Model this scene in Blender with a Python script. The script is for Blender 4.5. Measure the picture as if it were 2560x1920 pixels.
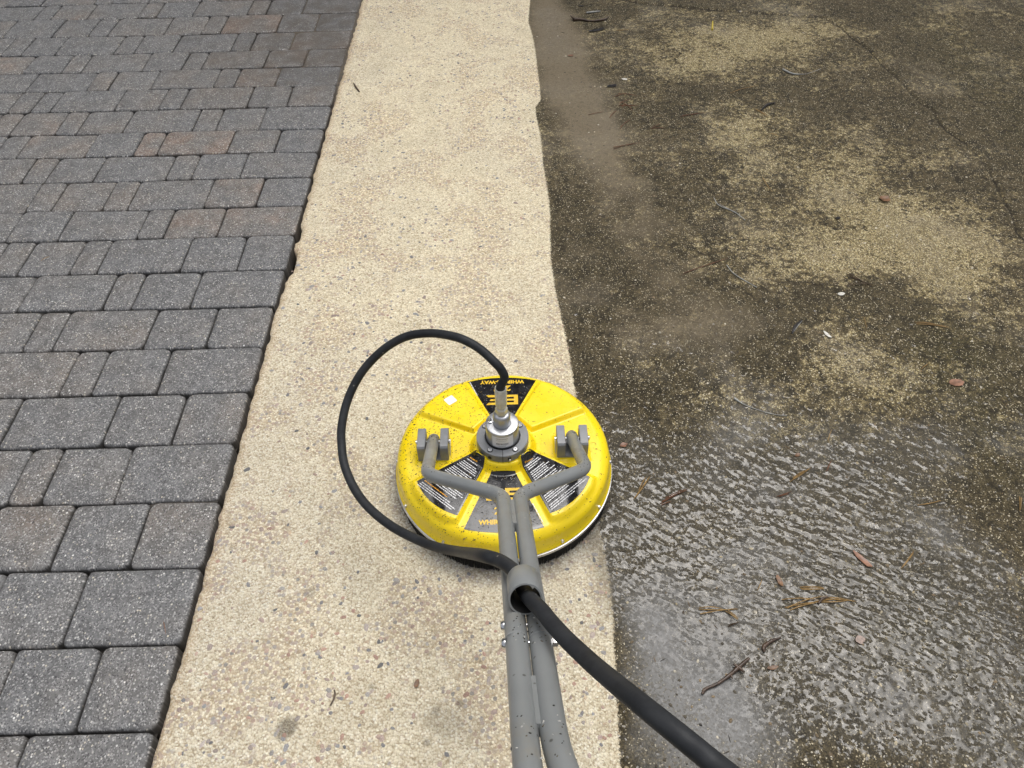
import bpy, math, random
import numpy as np

for o in list(bpy.data.objects):
    bpy.data.objects.remove(o)
SC = bpy.context.scene
COL = SC.collection
rnd = random.Random(7)

# ---------------------------------------------------------------- camera
F, CAM_H, PITCH, ROLL = 1923.0, 1.64, math.radians(47.8), math.radians(-1.4)
fwd = np.array([0, math.cos(PITCH), -math.sin(PITCH)])
up0 = np.array([0, math.sin(PITCH), math.cos(PITCH)])
rt0 = np.array([1.0, 0, 0])
RT = rt0 * math.cos(ROLL) + up0 * math.sin(ROLL)
UP = -rt0 * math.sin(ROLL) + up0 * math.cos(ROLL)
EYE = np.array([0, 0, CAM_H])
cam = bpy.data.cameras.new('camera')
cam.sensor_width = 36.0
cam.lens = F / 2560 * 36
cam.clip_start = 0.05
cam.clip_end = 300
co = bpy.data.objects.new('camera', cam)
COL.objects.link(co)
from mathutils import Matrix, Vector
M = Matrix(((RT[0], UP[0], -fwd[0], 0), (RT[1], UP[1], -fwd[1], 0), (RT[2], UP[2], -fwd[2], CAM_H), (0, 0, 0, 1)))
co.matrix_world = M
SC.camera = co

# ---------------------------------------------------------------- sky, sun, exposure (bright overcast)
SUN_EL, SUN_ROT = math.radians(66), math.radians(24)      # bright cloud high in front, a little to the right
w = bpy.data.worlds.new('World')
SC.world = w
w.use_nodes = True
wn = w.node_tree
wn.nodes.clear()
sky = wn.nodes.new('ShaderNodeTexSky')
sky.sky_type = 'NISHITA'
sky.sun_disc = False
sky.sun_elevation = SUN_EL
sky.sun_rotation = SUN_ROT
sky.air_density = 1.0
sky.dust_density = 6.0
sky.ozone_density = 1.0
hs = wn.nodes.new('ShaderNodeHueSaturation')
hs.inputs['Saturation'].default_value = 0.3
bg = wn.nodes.new('ShaderNodeBackground')
bg.inputs['Strength'].default_value = 0.15
wo = wn.nodes.new('ShaderNodeOutputWorld')
wn.links.new(sky.outputs[0], hs.inputs['Color'])
wn.links.new(hs.outputs[0], bg.inputs['Color'])
wn.links.new(bg.outputs[0], wo.inputs[0])
sd_ = bpy.data.lights.new('sun', 'SUN')
sd_.energy = 1.5
sd_.angle = math.radians(54)
sd_.color = (1.0, 0.98, 0.95)
so = bpy.data.objects.new('sun', sd_)
COL.objects.link(so)
so.rotation_euler = Vector((math.sin(SUN_ROT) * math.cos(SUN_EL), math.cos(SUN_ROT) * math.cos(SUN_EL), math.sin(SUN_EL))).to_track_quat('Z', 'Y').to_euler()
SC.view_settings.view_transform = 'Standard'
SC.view_settings.look = 'None'
SC.view_settings.exposure = 0.22
SC.view_settings.gamma = 1.0
SC.cycles.use_denoising = True
SC.cycles.denoiser = 'OPENIMAGEDENOISE'
SC.cycles.denoising_input_passes = 'RGB_ALBEDO_NORMAL'
SC.cycles.max_bounces = 5
SC.cycles.diffuse_bounces = 2
SC.cycles.glossy_bounces = 2

# ---------------------------------------------------------------- pixel -> place helpers (photograph pixels, 2560 wide)
def ray(x, y):
    return fwd + (x - 1280) / F * RT - (y - 960) / F * UP
def gp(x, y, z=0.0):
    d = ray(x, y)
    return EYE + d * ((z - CAM_H) / d[2])
D = 2560 / 2212.0
def gd(x, y, z=0.0):                 # the same from the 2212 px wide view
    return gp(x * D, y * D, z)

# ---------------------------------------------------------------- mesh helpers
class MB:
    def __init__(s):
        s.v, s.f = [], []
    def add(s, vs, fs):
        k = len(s.v)
        s.v += [tuple(map(float, p)) for p in vs]
        s.f += [tuple(i + k for i in q) for q in fs]
        return s
    def box(s, x0, x1, y0, y1, z0, z1, b=0.0):
        if b <= 0:
            vs = [(x, y, z) for z in (z0, z1) for y in (y0, y1) for x in (x0, x1)]
            return s.add(vs, [(0, 2, 3, 1), (4, 5, 7, 6), (0, 1, 5, 4), (1, 3, 7, 5), (3, 2, 6, 7), (2, 0, 4, 6)])
        rings = []
        for z, i in ((z0, b), (z0 + b, 0), (z1 - b, 0), (z1 - b * .3, b * .3), (z1, b)):
            c = b * .8
            a, e, g, h = x0 + i, x1 - i, y0 + i, y1 - i
            rings.append([(a + c, g, z), (e - c, g, z), (e, g + c, z), (e, h - c, z), (e - c, h, z), (a + c, h, z), (a, h - c, z), (a, g + c, z)])
        return s.loft(rings)
    def loft(s, rings, cap=True, closed=True):
        n = len(rings[0])
        vs = [p for r in rings for p in r]
        fs = []
        for i in range(len(rings) - 1):
            for j in range(n if closed else n - 1):
                k = (j + 1) % n
                fs.append((i * n + j, i * n + k, (i + 1) * n + k, (i + 1) * n + j))
        if cap:
            fs.append(tuple(range(n - 1, -1, -1)))
            fs.append(tuple(range((len(rings) - 1) * n, len(rings) * n)))
        return s.add(vs, fs)
    def tube(s, pts, r, n=16, cap=True, flat=1.0):
        pts = [np.array(p, float) for p in pts]
        m = len(pts)
        rs = r if hasattr(r, '__len__') else [r] * m
        ts = []
        for i in range(m):
            t = pts[min(i + 1, m - 1)] - pts[max(i - 1, 0)]
            ts.append(t / (np.linalg.norm(t) + 1e-12))
        u = np.cross(ts[0], (0, 0, 1.0))
        if np.linalg.norm(u) < 1e-3:
            u = np.cross(ts[0], (1.0, 0, 0))
        rings = []
        for i in range(m):
            u = u - ts[i] * np.dot(u, ts[i])
            u /= np.linalg.norm(u)
            v = np.cross(ts[i], u)
            rings.append([pts[i] + rs[i] * (u * math.cos(a) + flat * v * math.sin(a)) for a in np.arange(n) * 2 * math.pi / n])
        return s.loft(rings, cap)
    def lathe(s, prof, c=(0, 0, 0), n=48, axis=None, cap=True):
        c = np.array(c, float)
        if axis is None:
            a, u, v = np.array([0, 0, 1.0]), np.array([1.0, 0, 0]), np.array([0, 1.0, 0])
        else:
            a = np.array(axis, float)
            a /= np.linalg.norm(a)
            u = np.cross(a, (0, 0, 1.0)) if abs(a[2]) < .9 else np.cross(a, (1.0, 0, 0))
            u /= np.linalg.norm(u)
            v = np.cross(a, u)
        rings = [[c + a * z + r * (u * math.cos(t) + v * math.sin(t)) for t in np.arange(n) * 2 * math.pi / n] for r, z in prof]
        return s.loft(rings, cap)
    def grid(s, P):
        n, m = len(P), len(P[0])
        return s.add([p for r in P for p in r], [(i * m + j, i * m + j + 1, (i + 1) * m + j + 1, (i + 1) * m + j) for i in range(n - 1) for j in range(m - 1)])
    def mesh(s, name, off=(0, 0, 0), smooth=None):
        me = bpy.data.meshes.new(name)
        me.from_pydata([(a - off[0], b - off[1], c - off[2]) for a, b, c in s.v], [], s.f)
        if smooth is not None:
            me.shade_smooth()
            if smooth < 180:
                me.set_sharp_from_angle(angle=math.radians(smooth))
        me.update()
        return me

def root_loc(p):
    while p.parent:
        p = p.parent
    return p.location
def part(name, mb, mat, parent, smooth=35, label=None, kind=None):
    o = bpy.data.objects.new(name, mb.mesh(name, root_loc(parent), smooth))
    o.data.materials.append(mat)
    COL.objects.link(o)
    o.parent = parent
    if label: o['label'] = label
    if kind: o['kind'] = kind
    return o
def empty(name, loc, label=None, cat=None, group=None, kind=None):
    o = bpy.data.objects.new(name, None)
    o.empty_display_size = 0.05
    COL.objects.link(o)
    o.location = tuple(float(a) for a in loc)
    tag(o, label, cat, group, kind)
    return o
def tag(o, label=None, cat=None, group=None, kind=None):
    if label: o['label'] = label
    if cat: o['category'] = cat
    if group: o['group'] = group
    if kind: o['kind'] = kind
    return o
def single(name, mb, mat, loc, label, cat, smooth=40, group=None, kind=None):
    o = bpy.data.objects.new(name, mb.mesh(name, loc, smooth))
    o.data.materials.append(mat)
    COL.objects.link(o)
    o.location = tuple(float(a) for a in loc)
    return tag(o, label, cat, group, kind)
def fillet(pts, rad, n=7):
    pts = [np.array(p, float) for p in pts]
    out = [pts[0]]
    for i in range(1, len(pts) - 1):
        a, b, c = pts[i - 1], pts[i], pts[i + 1]
        r = min(rad, np.linalg.norm(a - b) * .49, np.linalg.norm(c - b) * .49)
        p = b + (a - b) / np.linalg.norm(a - b) * r
        q = b + (c - b) / np.linalg.norm(c - b) * r
        for t in np.linspace(0, 1, n):
            out.append((1 - t) ** 2 * p + 2 * t * (1 - t) * b + t * t * q)
    out.append(pts[-1])
    return out
def catmull(pts, n=6):
    P = [np.array(p, float) for p in pts]
    P = [2 * P[0] - P[1]] + P + [2 * P[-1] - P[-2]]
    out = []
    for i in range(1, len(P) - 2):
        for t in np.arange(n) / n:
            a, b, c, d = P[i - 1], P[i], P[i + 1], P[i + 2]
            out.append(.5 * (2 * b + (c - a) * t + (2 * a - 5 * b + 4 * c - d) * t * t + (3 * b - a - 3 * c + d) * t ** 3))
    out.append(P[-2])
    return out

# value noise in numpy for the ground's masks
def _h(ix, iy, seed):
    h = (ix.astype(np.int64) * 374761393 + iy.astype(np.int64) * 668265263 + seed * 144665) & 0x7fffffff
    h = ((h ^ (h >> 13)) * 1274126177) & 0x7fffffff
    return ((h ^ (h >> 16)) & 0xffff) / 65535.0
def vnoise(x, y, seed=0):
    ix, iy = np.floor(x), np.floor(y)
    fx, fy = x - ix, y - iy
    fx, fy = fx * fx * (3 - 2 * fx), fy * fy * (3 - 2 * fy)
    a, b, c, d = _h(ix, iy, seed), _h(ix + 1, iy, seed), _h(ix, iy + 1, seed), _h(ix + 1, iy + 1, seed)
    return (a * (1 - fx) + b * fx) * (1 - fy) + (c * (1 - fx) + d * fx) * fy
def fbm(x, y, sc, octv=4, seed=0):
    s, a, t = 0, 1, 0
    for k in range(octv):
        s = s + a * vnoise(x * sc * 2 ** k + 31.7 * k, y * sc * 2 ** k + 11.3 * k, seed + k)
        t += a
        a *= .5
    return s / t
def sstep(a, b, x):
    t = np.clip((x - a) / (b - a), 0, 1)
    return t * t * (3 - 2 * t)

# ---------------------------------------------------------------- material helpers
class NT:
    def __init__(s, name, dim='3D'):
        s.dim = dim
        s.m = bpy.data.materials.new(name)
        s.m.use_nodes = True
        s.t = s.m.node_tree
        s.b = s.t.nodes['Principled BSDF']
    def n(s, typ, ins=None, **kw):
        nd = s.t.nodes.new('ShaderNode' + typ)
        for k, v in kw.items():
            setattr(nd, k, v)
        for k, v in (ins or {}).items():
            s.put(nd.inputs[k], v)
        return nd
    def put(s, sock, v):
        if isinstance(v, bpy.types.NodeSocket):
            s.t.links.new(v, sock)
        elif isinstance(v, (tuple, list)) and len(v) == 3 and sock.type == 'RGBA':
            sock.default_value = (*v, 1)
        else:
            sock.default_value = v
    def bs(s, **kw):
        for k, v in kw.items():
            s.put(s.b.inputs[k.replace('_', ' ')], v)
        return s.m
    def math(s, op, a, b=None, clamp=False):
        nd = s.n('Math', operation=op, use_clamp=clamp)
        s.put(nd.inputs[0], a)
        if b is not None:
            s.put(nd.inputs[1], b)
        return nd.outputs[0]
    def mul(s, a, b): return s.math('MULTIPLY', a, b)
    def addm(s, a, b): return s.math('ADD', a, b)
    def mr(s, x, a, b, c=0.0, d=1.0, smooth=True):
        nd = s.n('MapRange', interpolation_type='SMOOTHSTEP' if smooth else 'LINEAR')
        for i, v in enumerate((x, a, b, c, d)):
            s.put(nd.inputs[i], v)
        return nd.outputs[0]
    def mix(s, f, a, b, blend='MIX'):
        nd = s.n('Mix', data_type='RGBA', blend_type=blend)
        s.put(nd.inputs[0], f)
        s.put(nd.inputs[6], a)
        s.put(nd.inputs[7], b)
        return nd.outputs[2]
    def fmix(s, f, a, b):
        nd = s.n('Mix', data_type='FLOAT')
        s.put(nd.inputs[0], f)
        s.put(nd.inputs[2], a)
        s.put(nd.inputs[3], b)
        return nd.outputs[0]
    def ramp(s, x, stops, interp='LINEAR'):
        nd = s.n('ValToRGB')
        cr = nd.color_ramp
        cr.interpolation = interp
        while len(cr.elements) < len(stops):
            cr.elements.new(.5)
        for e, (p, c) in zip(cr.elements, stops):
            e.position = p
            e.color = (*c, 1) if len(c) == 3 else c
        s.put(nd.inputs[0], x)
        return nd.outputs[0]
    def noise(s, vec, sc, det=3, rough=.55, dim=None, out=0):
        dim = dim or s.dim
        return s.n('TexNoise', {'Vector': vec, 'Scale': sc, 'Detail': det, 'Roughness': rough}, noise_dimensions=dim).outputs[out]
    def vor(s, vec, sc, dim='2D', feature='F1', rand=1.0):
        return s.n('TexVoronoi', {'Vector': vec, 'Scale': sc, 'Randomness': rand}, voronoi_dimensions=dim, feature=feature)
    def bump(s, h, st=.5, dist=.002, nrm=None):
        ins = {'Height': h, 'Strength': st, 'Distance': dist}
        if nrm is not None:
            ins['Normal'] = nrm
        return s.n('Bump', ins).outputs[0]
    def sep(s, c):
        return s.n('SeparateColor', {0: c}).outputs
    def attr(s, name, typ='GEOMETRY', out='Fac'):
        return s.n('Attribute', attribute_name=name, attribute_type=typ).outputs[out]
    def obj(s):
        return s.n('TexCoord').outputs['Object']

def simple(name, col, rough=.5, metal=0.0, noise_amt=.15, nsc=40, bump=0.0, bsc=300, spec=.5, **kw):
    t = NT(name)
    c = t.obj()
    nz = t.noise(c, nsc, 4)
    f = t.mr(nz, .3, .7, 1 - noise_amt, 1 + noise_amt)
    cc = t.mix(1.0, col, f, 'MULTIPLY')
    t.bs(Base_Color=cc, Roughness=t.mr(nz, .2, .8, rough * .85, min(1, rough * 1.2)), Metallic=metal, Specular_IOR_Level=spec, **kw)
    if bump:
        t.bs(Normal=t.bump(t.noise(c, bsc, 2), bump, .001))
    return t.m
# the photograph's own pavement, concrete and machine materials follow

# ---- driveway concrete: washed exposed aggregate left of the wash line, soiled and wet right of it
def mat_concrete():
    t = NT('exposed_aggregate_concrete', '2D')
    co = t.obj()
    warp = co
    v1 = t.vor(warp, 215)
    r1 = t.sep(v1.outputs['Color'])
    v2 = t.vor(warp, 80)
    r2 = t.sep(v2.outputs['Color'])
    v3 = t.vor(warp, 400)
    r3 = t.sep(v3.outputs['Color'])
    nz = t.noise(co, 4.5, 4, .6)
    nf = t.noise(co, 380, 2, .6)
    # ---------------- washed
    fine = t.ramp(r1[0], [(0, (.40, .32, .20)), (.12, (.60, .51, .35)), (.45, (.73, .645, .46)), (.8, (.81, .735, .55)), (1, (.91, .86, .70))])
    fine = t.mix(t.mr(r3[1], .4, .9, 0, .6), fine, t.ramp(r3[0], [(0, (.12, .09, .055)), (.22, (.52, .43, .28)), (.6, (.77, .68, .47)), (1, (.94, .88, .71))]))
    gapm = t.mr(v1.outputs['Distance'], .42, .75, 0, .5)
    fine = t.mix(gapm, fine, (.33, .255, .155))
    patchy = t.mr(nz, .46, .58, .06, 1)
    peb_on = t.mul(t.mul(t.mr(r2[0], .52, .54), t.mr(v2.outputs['Distance'], .42, .33)), patchy)
    pebc = t.ramp(r2[1], [(0, (.42, .27, .21)), (.16, (.42, .34, .29)), (.34, (.48, .38, .28)), (.5, (.36, .34, .33)), (.66, (.19, .19, .195)), (.74, (.44, .35, .30)), (.9, (.48, .34, .26))], 'CONSTANT')
    pebc = t.mix(.3, pebc, t.mix(nf, (.15, .12, .09), (.6, .54, .46)))
    clean = t.mix(t.mul(peb_on, .8), t.mix(t.mul(patchy, t.mr(r1[2], .40, .6, 0, .5)), fine, t.ramp(r1[1], [(0, (.30, .215, .13)), (.5, (.44, .335, .215)), (1, (.24, .19, .15))])), pebc)
    clean = t.mix(1.0, clean, t.ramp(nz, [(.28, (.92, .91, .90)), (.5, (1.06, 1.06, 1.06)), (.75, (1.12, 1.10, 1.06))]), 'MULTIPLY')
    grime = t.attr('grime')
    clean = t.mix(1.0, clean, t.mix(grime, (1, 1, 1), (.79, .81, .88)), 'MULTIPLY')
    clean = t.mix(t.mul(t.attr('rust'), t.mr(nf, .3, .7, .1, .6)), clean, (.46, .29, .15))
    stain = t.attr('stain')
    clean = t.mix(t.mul(stain, t.mr(nf, .2, .7, 1, .55)), clean, (.085, .075, .058))
    # ---------------- soiled
    expo, silt, film, olive, greys = (t.attr(a) for a in ('expo', 'silt', 'film', 'olive', 'greysilt'))
    base = t.ramp(nz, [(.3, (.042, .034, .018)), (.5, (.074, .059, .032)), (.7, (.112, .089, .050))])
    base = t.mix(t.mul(olive, .7), base, (.050, .046, .014))
    base = t.mix(t.mr(r3[0], .5, .9, 0, .7), base, (.165, .132, .074))
    base = t.mix(t.mr(r3[2], .66, .84, 0, .9), base, (.018, .015, .011))
    lightc = t.ramp(r1[1], [(0, (.24, .19, .095)), (.5, (.43, .35, .18)), (.85, (.62, .53, .30)), (1, (.80, .72, .50))])
    lightc = t.mix(t.mul(olive, .4), lightc, (.26, .225, .08))
    thr = t.math('SUBTRACT', 1.0, expo)
    r4 = t.sep(t.vor(co, 88).outputs['Color'])[0]
    blot = t.noise(co, 30, 5, .74)
    base = t.mix(t.mr(blot, .36, .52, .85, 0), base, (.020, .017, .010))
    veil = t.mr(t.addm(t.mul(r1[2], .14), t.addm(t.mul(r4, .22), t.mul(blot, .84))), t.math('SUBTRACT', thr, .16), t.addm(thr, .24))
    base = t.mix(t.mul(veil, .9), base, (.205, .158, .078))
    sel = t.mr(t.addm(t.mul(r1[2], .24), t.addm(t.mul(r4, .34), t.mul(blot, .62))), t.addm(thr, .02), t.addm(thr, .20))
    sel = t.mul(sel, t.mr(v1.outputs['Distance'], .80, .35))
    soil = t.mix(t.mul(sel, .95), base, lightc)
    soil = t.mix(t.mul(t.mr(r3[1], .93, .945), .8), soil, (.60, .53, .38))
    soil = t.mix(t.mul(t.mr(r3[2], .58, .74), .72), soil, (.040, .032, .019))
    siltc = t.mix(greys, (.170, .138, .092), (.185, .182, .174))
    soil = t.mix(t.mul(silt, t.mr(t.addm(t.mul(r1[0], .5), t.mul(nf, .5)), .25, .55, .5, 1)), soil, siltc)
    cr = t.math('ABSOLUTE', t.addm(t.attr('crack'), t.mul(t.math('SUBTRACT', blot, .5), .012)))
    soil = t.mix(t.mul(t.mr(cr, .0012, .0055, 1, 0), t.mr(nz, .38, .62, .35, .95)), soil, (.024, .020, .014))
    # edge of the wash line
    sd = t.addm(t.attr('sd'), t.addm(t.mul(t.math('SUBTRACT', nf, .5), .008), t.mul(t.math('SUBTRACT', r1[0], .5), .006)))
    dm = t.mr(sd, -.002, .003)
    col = t.mix(dm, clean, soil)
    # ---------------- relief
    h = t.addm(t.mul(t.mul(t.math('SUBTRACT', 1.0, v1.outputs['Distance']), t.mr(r1[1], 0, 1, .4, 1.0)), .9), t.mul(nf, .45))
    flat = t.math('SUBTRACT', 1.0, t.mul(dm, t.mul(silt, .75)))
    nrm = t.bump(t.mul(h, flat), .8, .0035)
    # running water: smooth sheets broken by flow fronts, with stones standing through
    dome = t.mul(t.mr(v2.outputs['Distance'], .50, .08), t.mr(r2[2], .45, .6))
    bend = t.n('VectorMath', {0: co, 1: t.n('VectorMath', {0: t.noise(co, 1.8, 1, out=1), 1: (.13, .13, 0)}, operation='MULTIPLY').outputs[0]}, operation='ADD').outputs[0]
    mp = t.n('Mapping', {'Vector': t.n('VectorRotate', {'Vector': bend, 'Angle': math.radians(34)}, rotation_type='Z_AXIS').outputs[0], 'Scale': (1, 1.4, 1)}).outputs[0]
    flow = t.noise(mp, 58, 4, .70)
    sheet = t.math('SUBTRACT', t.addm(film, t.addm(t.mul(t.math('SUBTRACT', flow, .5), 2.9), t.mul(t.math('SUBTRACT', r1[0], .5), .55))), t.mul(dome, .6))
    cover = t.mul(t.mr(sheet, .40, .52), .9)
    cover = t.mul(t.mul(cover, t.math('SUBTRACT', 1.0, t.mul(silt, t.mul(greys, .7)))), dm)
    wet = t.mul(dm, t.mr(film, 0, .4, .25, 1))
    cn = t.bump(t.addm(t.noise(mp, 30, 1, .4), t.addm(t.mul(dome, -.16), t.mul(t.mr(sheet, .26, .5), .10))), 1.0, .0060)
    t.bs(Base_Color=t.mix(t.mul(t.mr(film, .15, .6), t.mul(greys, .5)), col, t.mix(silt, t.mix(r3[1], (.030, .026, .018), (.10, .088, .064)), (.13, .128, .124))),
         Roughness=t.fmix(dm, .88, t.fmix(wet, .8, .55)), Normal=nrm,
         Specular_IOR_Level=t.fmix(dm, .2, t.fmix(wet, .15, .35)),
         Coat_Weight=cover, Coat_Roughness=.04, Coat_IOR=1.45, Coat_Normal=cn)
    return t.m

# ---- concrete pavers: charcoal blends with pale chips
def mat_paver():
    t = NT('charcoal_blend_paver', '2D')
    oi = t.n('ObjectInfo')
    off = t.n('VectorMath', {0: oi.outputs['Location'], 1: (7.31, 5.17, 3.3)}, operation='MULTIPLY').outputs[0]
    co = t.n('VectorMath', {0: t.obj(), 1: off}, operation='ADD').outputs[0]
    tint = t.attr('tint', 'OBJECT')
    dark = t.attr('soil', 'OBJECT')
    big = t.noise(co, 7, 2, .5)
    f = t.math('ADD', t.mul(t.math('SUBTRACT', big, .5), 1.1), tint)
    col = t.ramp(f, [(0, (.133, .133, .134)), (.3, (.144, .139, .134)), (.6, (.162, .145, .129)), (.95, (.215, .158, .124))])
    n1 = t.noise(co, 160, 3, .7)
    col = t.mix(1.0, col, t.mr(n1, .25, .75, .78, 1.22), 'MULTIPLY')
    v = t.vor(co, 165)
    r = t.sep(v.outputs['Color'])
    chip = t.mul(t.mr(r[0], .80, .82), t.mr(v.outputs['Distance'], .45, .3))
    wear = t.mr(t.noise(co, 22, 4, .65), .35, .65, .8, 1.14)
    col = t.mix(1.0, col, wear, 'MULTIPLY')
    col = t.mix(t.mul(chip, t.mr(r[2], 0, 1, .35, .9)), col, t.ramp(r[1], [(0, (.34, .33, .31)), (.6, (.56, .55, .53)), (.85, (.58, .52, .40)), (1, (.85, .85, .84))]))
    v2 = t.vor(co, 380)
    r2 = t.sep(v2.outputs['Color'])
    col = t.mix(t.mul(t.mr(r2[0], .82, .86), .6), col, (.36, .355, .35))
    col = t.mix(t.mul(t.mr(r2[1], .9, .93), .8), col, (.03, .03, .032))
    # colour darkens down the flanks of the stone
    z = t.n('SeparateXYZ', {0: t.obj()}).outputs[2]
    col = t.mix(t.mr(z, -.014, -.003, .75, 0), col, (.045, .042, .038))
    col = t.mix(t.mul(dark, t.mr(t.noise(co, 14, 3), .3, .7, .25, .8)), col, (.072, .058, .044))
    h = t.addm(t.mul(n1, .6), t.addm(t.mul(t.noise(co, 420, 2), .5), t.mul(t.noise(co, 25, 3), .9)))
    t.bs(Base_Color=col, Roughness=t.fmix(dark, .55, .40), Specular_IOR_Level=.45, Normal=t.bump(h, .7, .0022))
    return t.m

# ---- moulded yellow plastic with road splash
def mat_yellow():
    t = NT('yellow_moulded_plastic')
    co = t.obj()
    nz = t.noise(co, 14, 4)
    col = t.mix(t.mr(nz, .3, .7), (.92, .67, .006), (.95, .72, .010))
    x = t.n('SeparateXYZ', {0: co}).outputs[0]
    dens = t.addm(t.mr(x, .12, -.22, 0, .30), t.mul(t.math('SUBTRACT', t.noise(co, 11, 3), .5), .5))
    v = t.vor(co, 190, '3D')
    r = t.sep(v.outputs['Color'])
    thr = t.math('SUBTRACT', .92, t.mul(dens, .9))
    sp = t.mul(t.math('GREATER_THAN', r[0], thr), t.mr(v.outputs['Distance'], .28, .16))
    col = t.mix(t.mul(sp, .7), col, (.11, .075, .015))
    dusty = t.mul(t.mr(t.noise(co, 60, 4, .7), .5, .75), t.mr(dens, 0, .4, .1, .45))
    col = t.mix(dusty, col, (.52, .38, .05))
    t.bs(Base_Color=col, Roughness=t.mr(nz, .3, .7, .26, .36), Specular_IOR_Level=.5, Normal=t.bump(t.noise(co, 240, 2), .12, .001))
    return t.m

def mat_tube():
    t = NT('grey_powder_coat')
    co = t.obj()
    nz = t.noise(co, 8, 4, .6)
    col = t.mix(t.mr(nz, .3, .7), (.195, .206, .207), (.225, .236, .237))
    mud = t.mr(t.noise(co, 12, 5, .7), .5, .72, 0, .5)
    col = t.mix(mud, col, (.25, .225, .175))
    v = t.vor(co, 90, '3D')
    r = t.sep(v.outputs['Color'])
    sp = t.mul(t.mr(r[0], .84, .85), t.mr(v.outputs['Distance'], .24, .12))
    col = t.mix(t.mul(sp, .8), col, t.mix(t.math('GREATER_THAN', r[1], .6), (.05, .047, .04), (.42, .42, .40)))
    t.bs(Base_Color=col, Roughness=t.addm(.33, t.mul(mud, .4)), Specular_IOR_Level=.55, Normal=t.bump(t.noise(co, 200, 2), .06, .0006))
    return t.m

def mat_rubber():
    t = NT('black_hose_rubber')
    co = t.obj()
    nz = t.noise(co, 30, 4, .6)
    col = t.mix(t.mr(nz, .3, .7), (.018, .0195, .022), (.032, .034, .037))
    v = t.vor(co, 80, '3D')
    r = t.sep(v.outputs['Color'])
    sp = t.mul(t.mr(r[0], .90, .91), t.mr(v.outputs['Distance'], .2, .1))
    col = t.mix(t.mul(sp, .45), col, (.3, .28, .24))
    t.bs(Base_Color=col, Roughness=.55, Specular_IOR_Level=.22, Normal=t.bump(t.noise(co, 250, 2), .15, .0006))
    return t.m

def mat_label():
    t = NT('black_gloss_label')
    co = t.obj()
    nz = t.noise(co, 45, 3)
    t.bs(Base_Color=t.mix(t.mr(nz, .3, .7), (.012, .012, .014), (.02, .02, .023)), Roughness=t.mr(nz, .35, .65, .08, .18), Specular_IOR_Level=.62, Normal=t.bump(t.noise(co, 190, 2), .06, .001))
    return t.m

def mat_attrcol(name, rough=.7, noise_amt=.3, bump=.4, spec=.4):
    t = NT(name)
    co = t.obj()
    nz = t.noise(co, 500, 3, .6)
    t.bs(Base_Color=t.mix(1.0, t.attr('col', out='Color'), t.mr(nz, .3, .7, 1 - noise_amt, 1 + noise_amt), 'MULTIPLY'), Roughness=rough, Specular_IOR_Level=spec,
         Normal=t.bump(nz, bump, .001))
    return t.m

MT = dict(
    concrete=mat_concrete(), paver=mat_paver(), yellow=mat_yellow(), tube=mat_tube(), rubber=mat_rubber(), label=mat_label(),
    pebble=mat_attrcol('aggregate_pebble', .75), crumb=mat_attrcol('wet_crumbs', .45),
    soil=simple('dark_joint_sand', (.042, .037, .031), .9, noise_amt=.4, nsc=90, bump=.6),
    mudjoint=simple('brown_joint_silt', (.085, .068, .048), .55, noise_amt=.3, nsc=60, bump=.3),
    earth=simple('bare_earth', (.06, .05, .035), .95, noise_amt=.4, nsc=3),
    grey=simple('grey_bracket_paint', (.20, .207, .215), .38, noise_amt=.1, nsc=60),
    alu=simple('cast_aluminium', (.52, .53, .55), .33, .9, .06, 50),
    zinc=simple('zinc_plate', (.62, .61, .55), .32, .35, .12, 120),
    steel=simple('bright_steel', (.66, .66, .66), .2, 1.0, .08, 60),
    trim=simple('aluminium_trim', (.55, .55, .54), .28, .9, .15, 30),
    bristle=simple('black_bristle', (.012, .012, .012), .55, noise_amt=.4, nsc=80),
    dark=simple('dark_recess', (.012, .012, .012), .6),
    ink_y=simple('yellow_print', (.80, .50, .015), .35, noise_amt=.05),
    ink_w=simple('white_print', (.78, .78, .78), .4, noise_amt=.05),
    ink_o=simple('orange_print', (.80, .36, .02), .4, noise_amt=.05),
    ink_k=simple('black_print', (.03, .03, .03), .5),
    sticker=simple('white_sticker', (.86, .86, .87), .4, noise_amt=.04),
    needle_tan=simple('tan_needle', (.27, .17, .065), .35, noise_amt=.3, nsc=60),
    needle_red=simple('russet_needle', (.135, .058, .028), .35, noise_amt=.3, nsc=60),
    needle_dark=simple('dark_wet_needle', (.07, .045, .025), .3, noise_amt=.4, nsc=60),
    twig=simple('wet_brown_bark', (.060, .036, .022), .4, noise_amt=.5, nsc=90, bump=.6, bsc=220),
    pale=simple('bleached_twig', (.30, .30, .28), .45, noise_amt=.25, nsc=70),
    leaf_red=simple('pink_brown_leaf', (.22, .105, .06), .4, noise_amt=.4, nsc=70),
    pinkstone=simple('pinkish_stone', (.27, .20, .165), .5, noise_amt=.3, nsc=200),
    leaf_brown=simple('brown_leaf', (.16, .08, .035), .45, noise_amt=.4, nsc=80),
    leaf_black=simple('blackened_leaf', (.022, .020, .020), .3, noise_amt=.4, nsc=80),
    pale_bit=simple('chalky_bit', (.62, .60, .54), .7, noise_amt=.2, nsc=120),
    yellow_bit=simple('yellow_catkin', (.55, .42, .06), .6, noise_amt=.2, nsc=120),
)
MT['foliage'] = simple('pine_foliage', (.045, .060, .025), .7, noise_amt=.35, nsc=1.2)
tw = NT('water_bead')
tw.bs(Base_Color=(1, 1, 1), Roughness=.03, IOR=1.33, Transmission_Weight=1.0)
MT['water'] = tw.m

# ================================================================= GROUND
XE = -0.747                                        # joint between pavers and concrete
EX, EY = -0.0262, 1.161                              # the cleaner's centre

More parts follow.
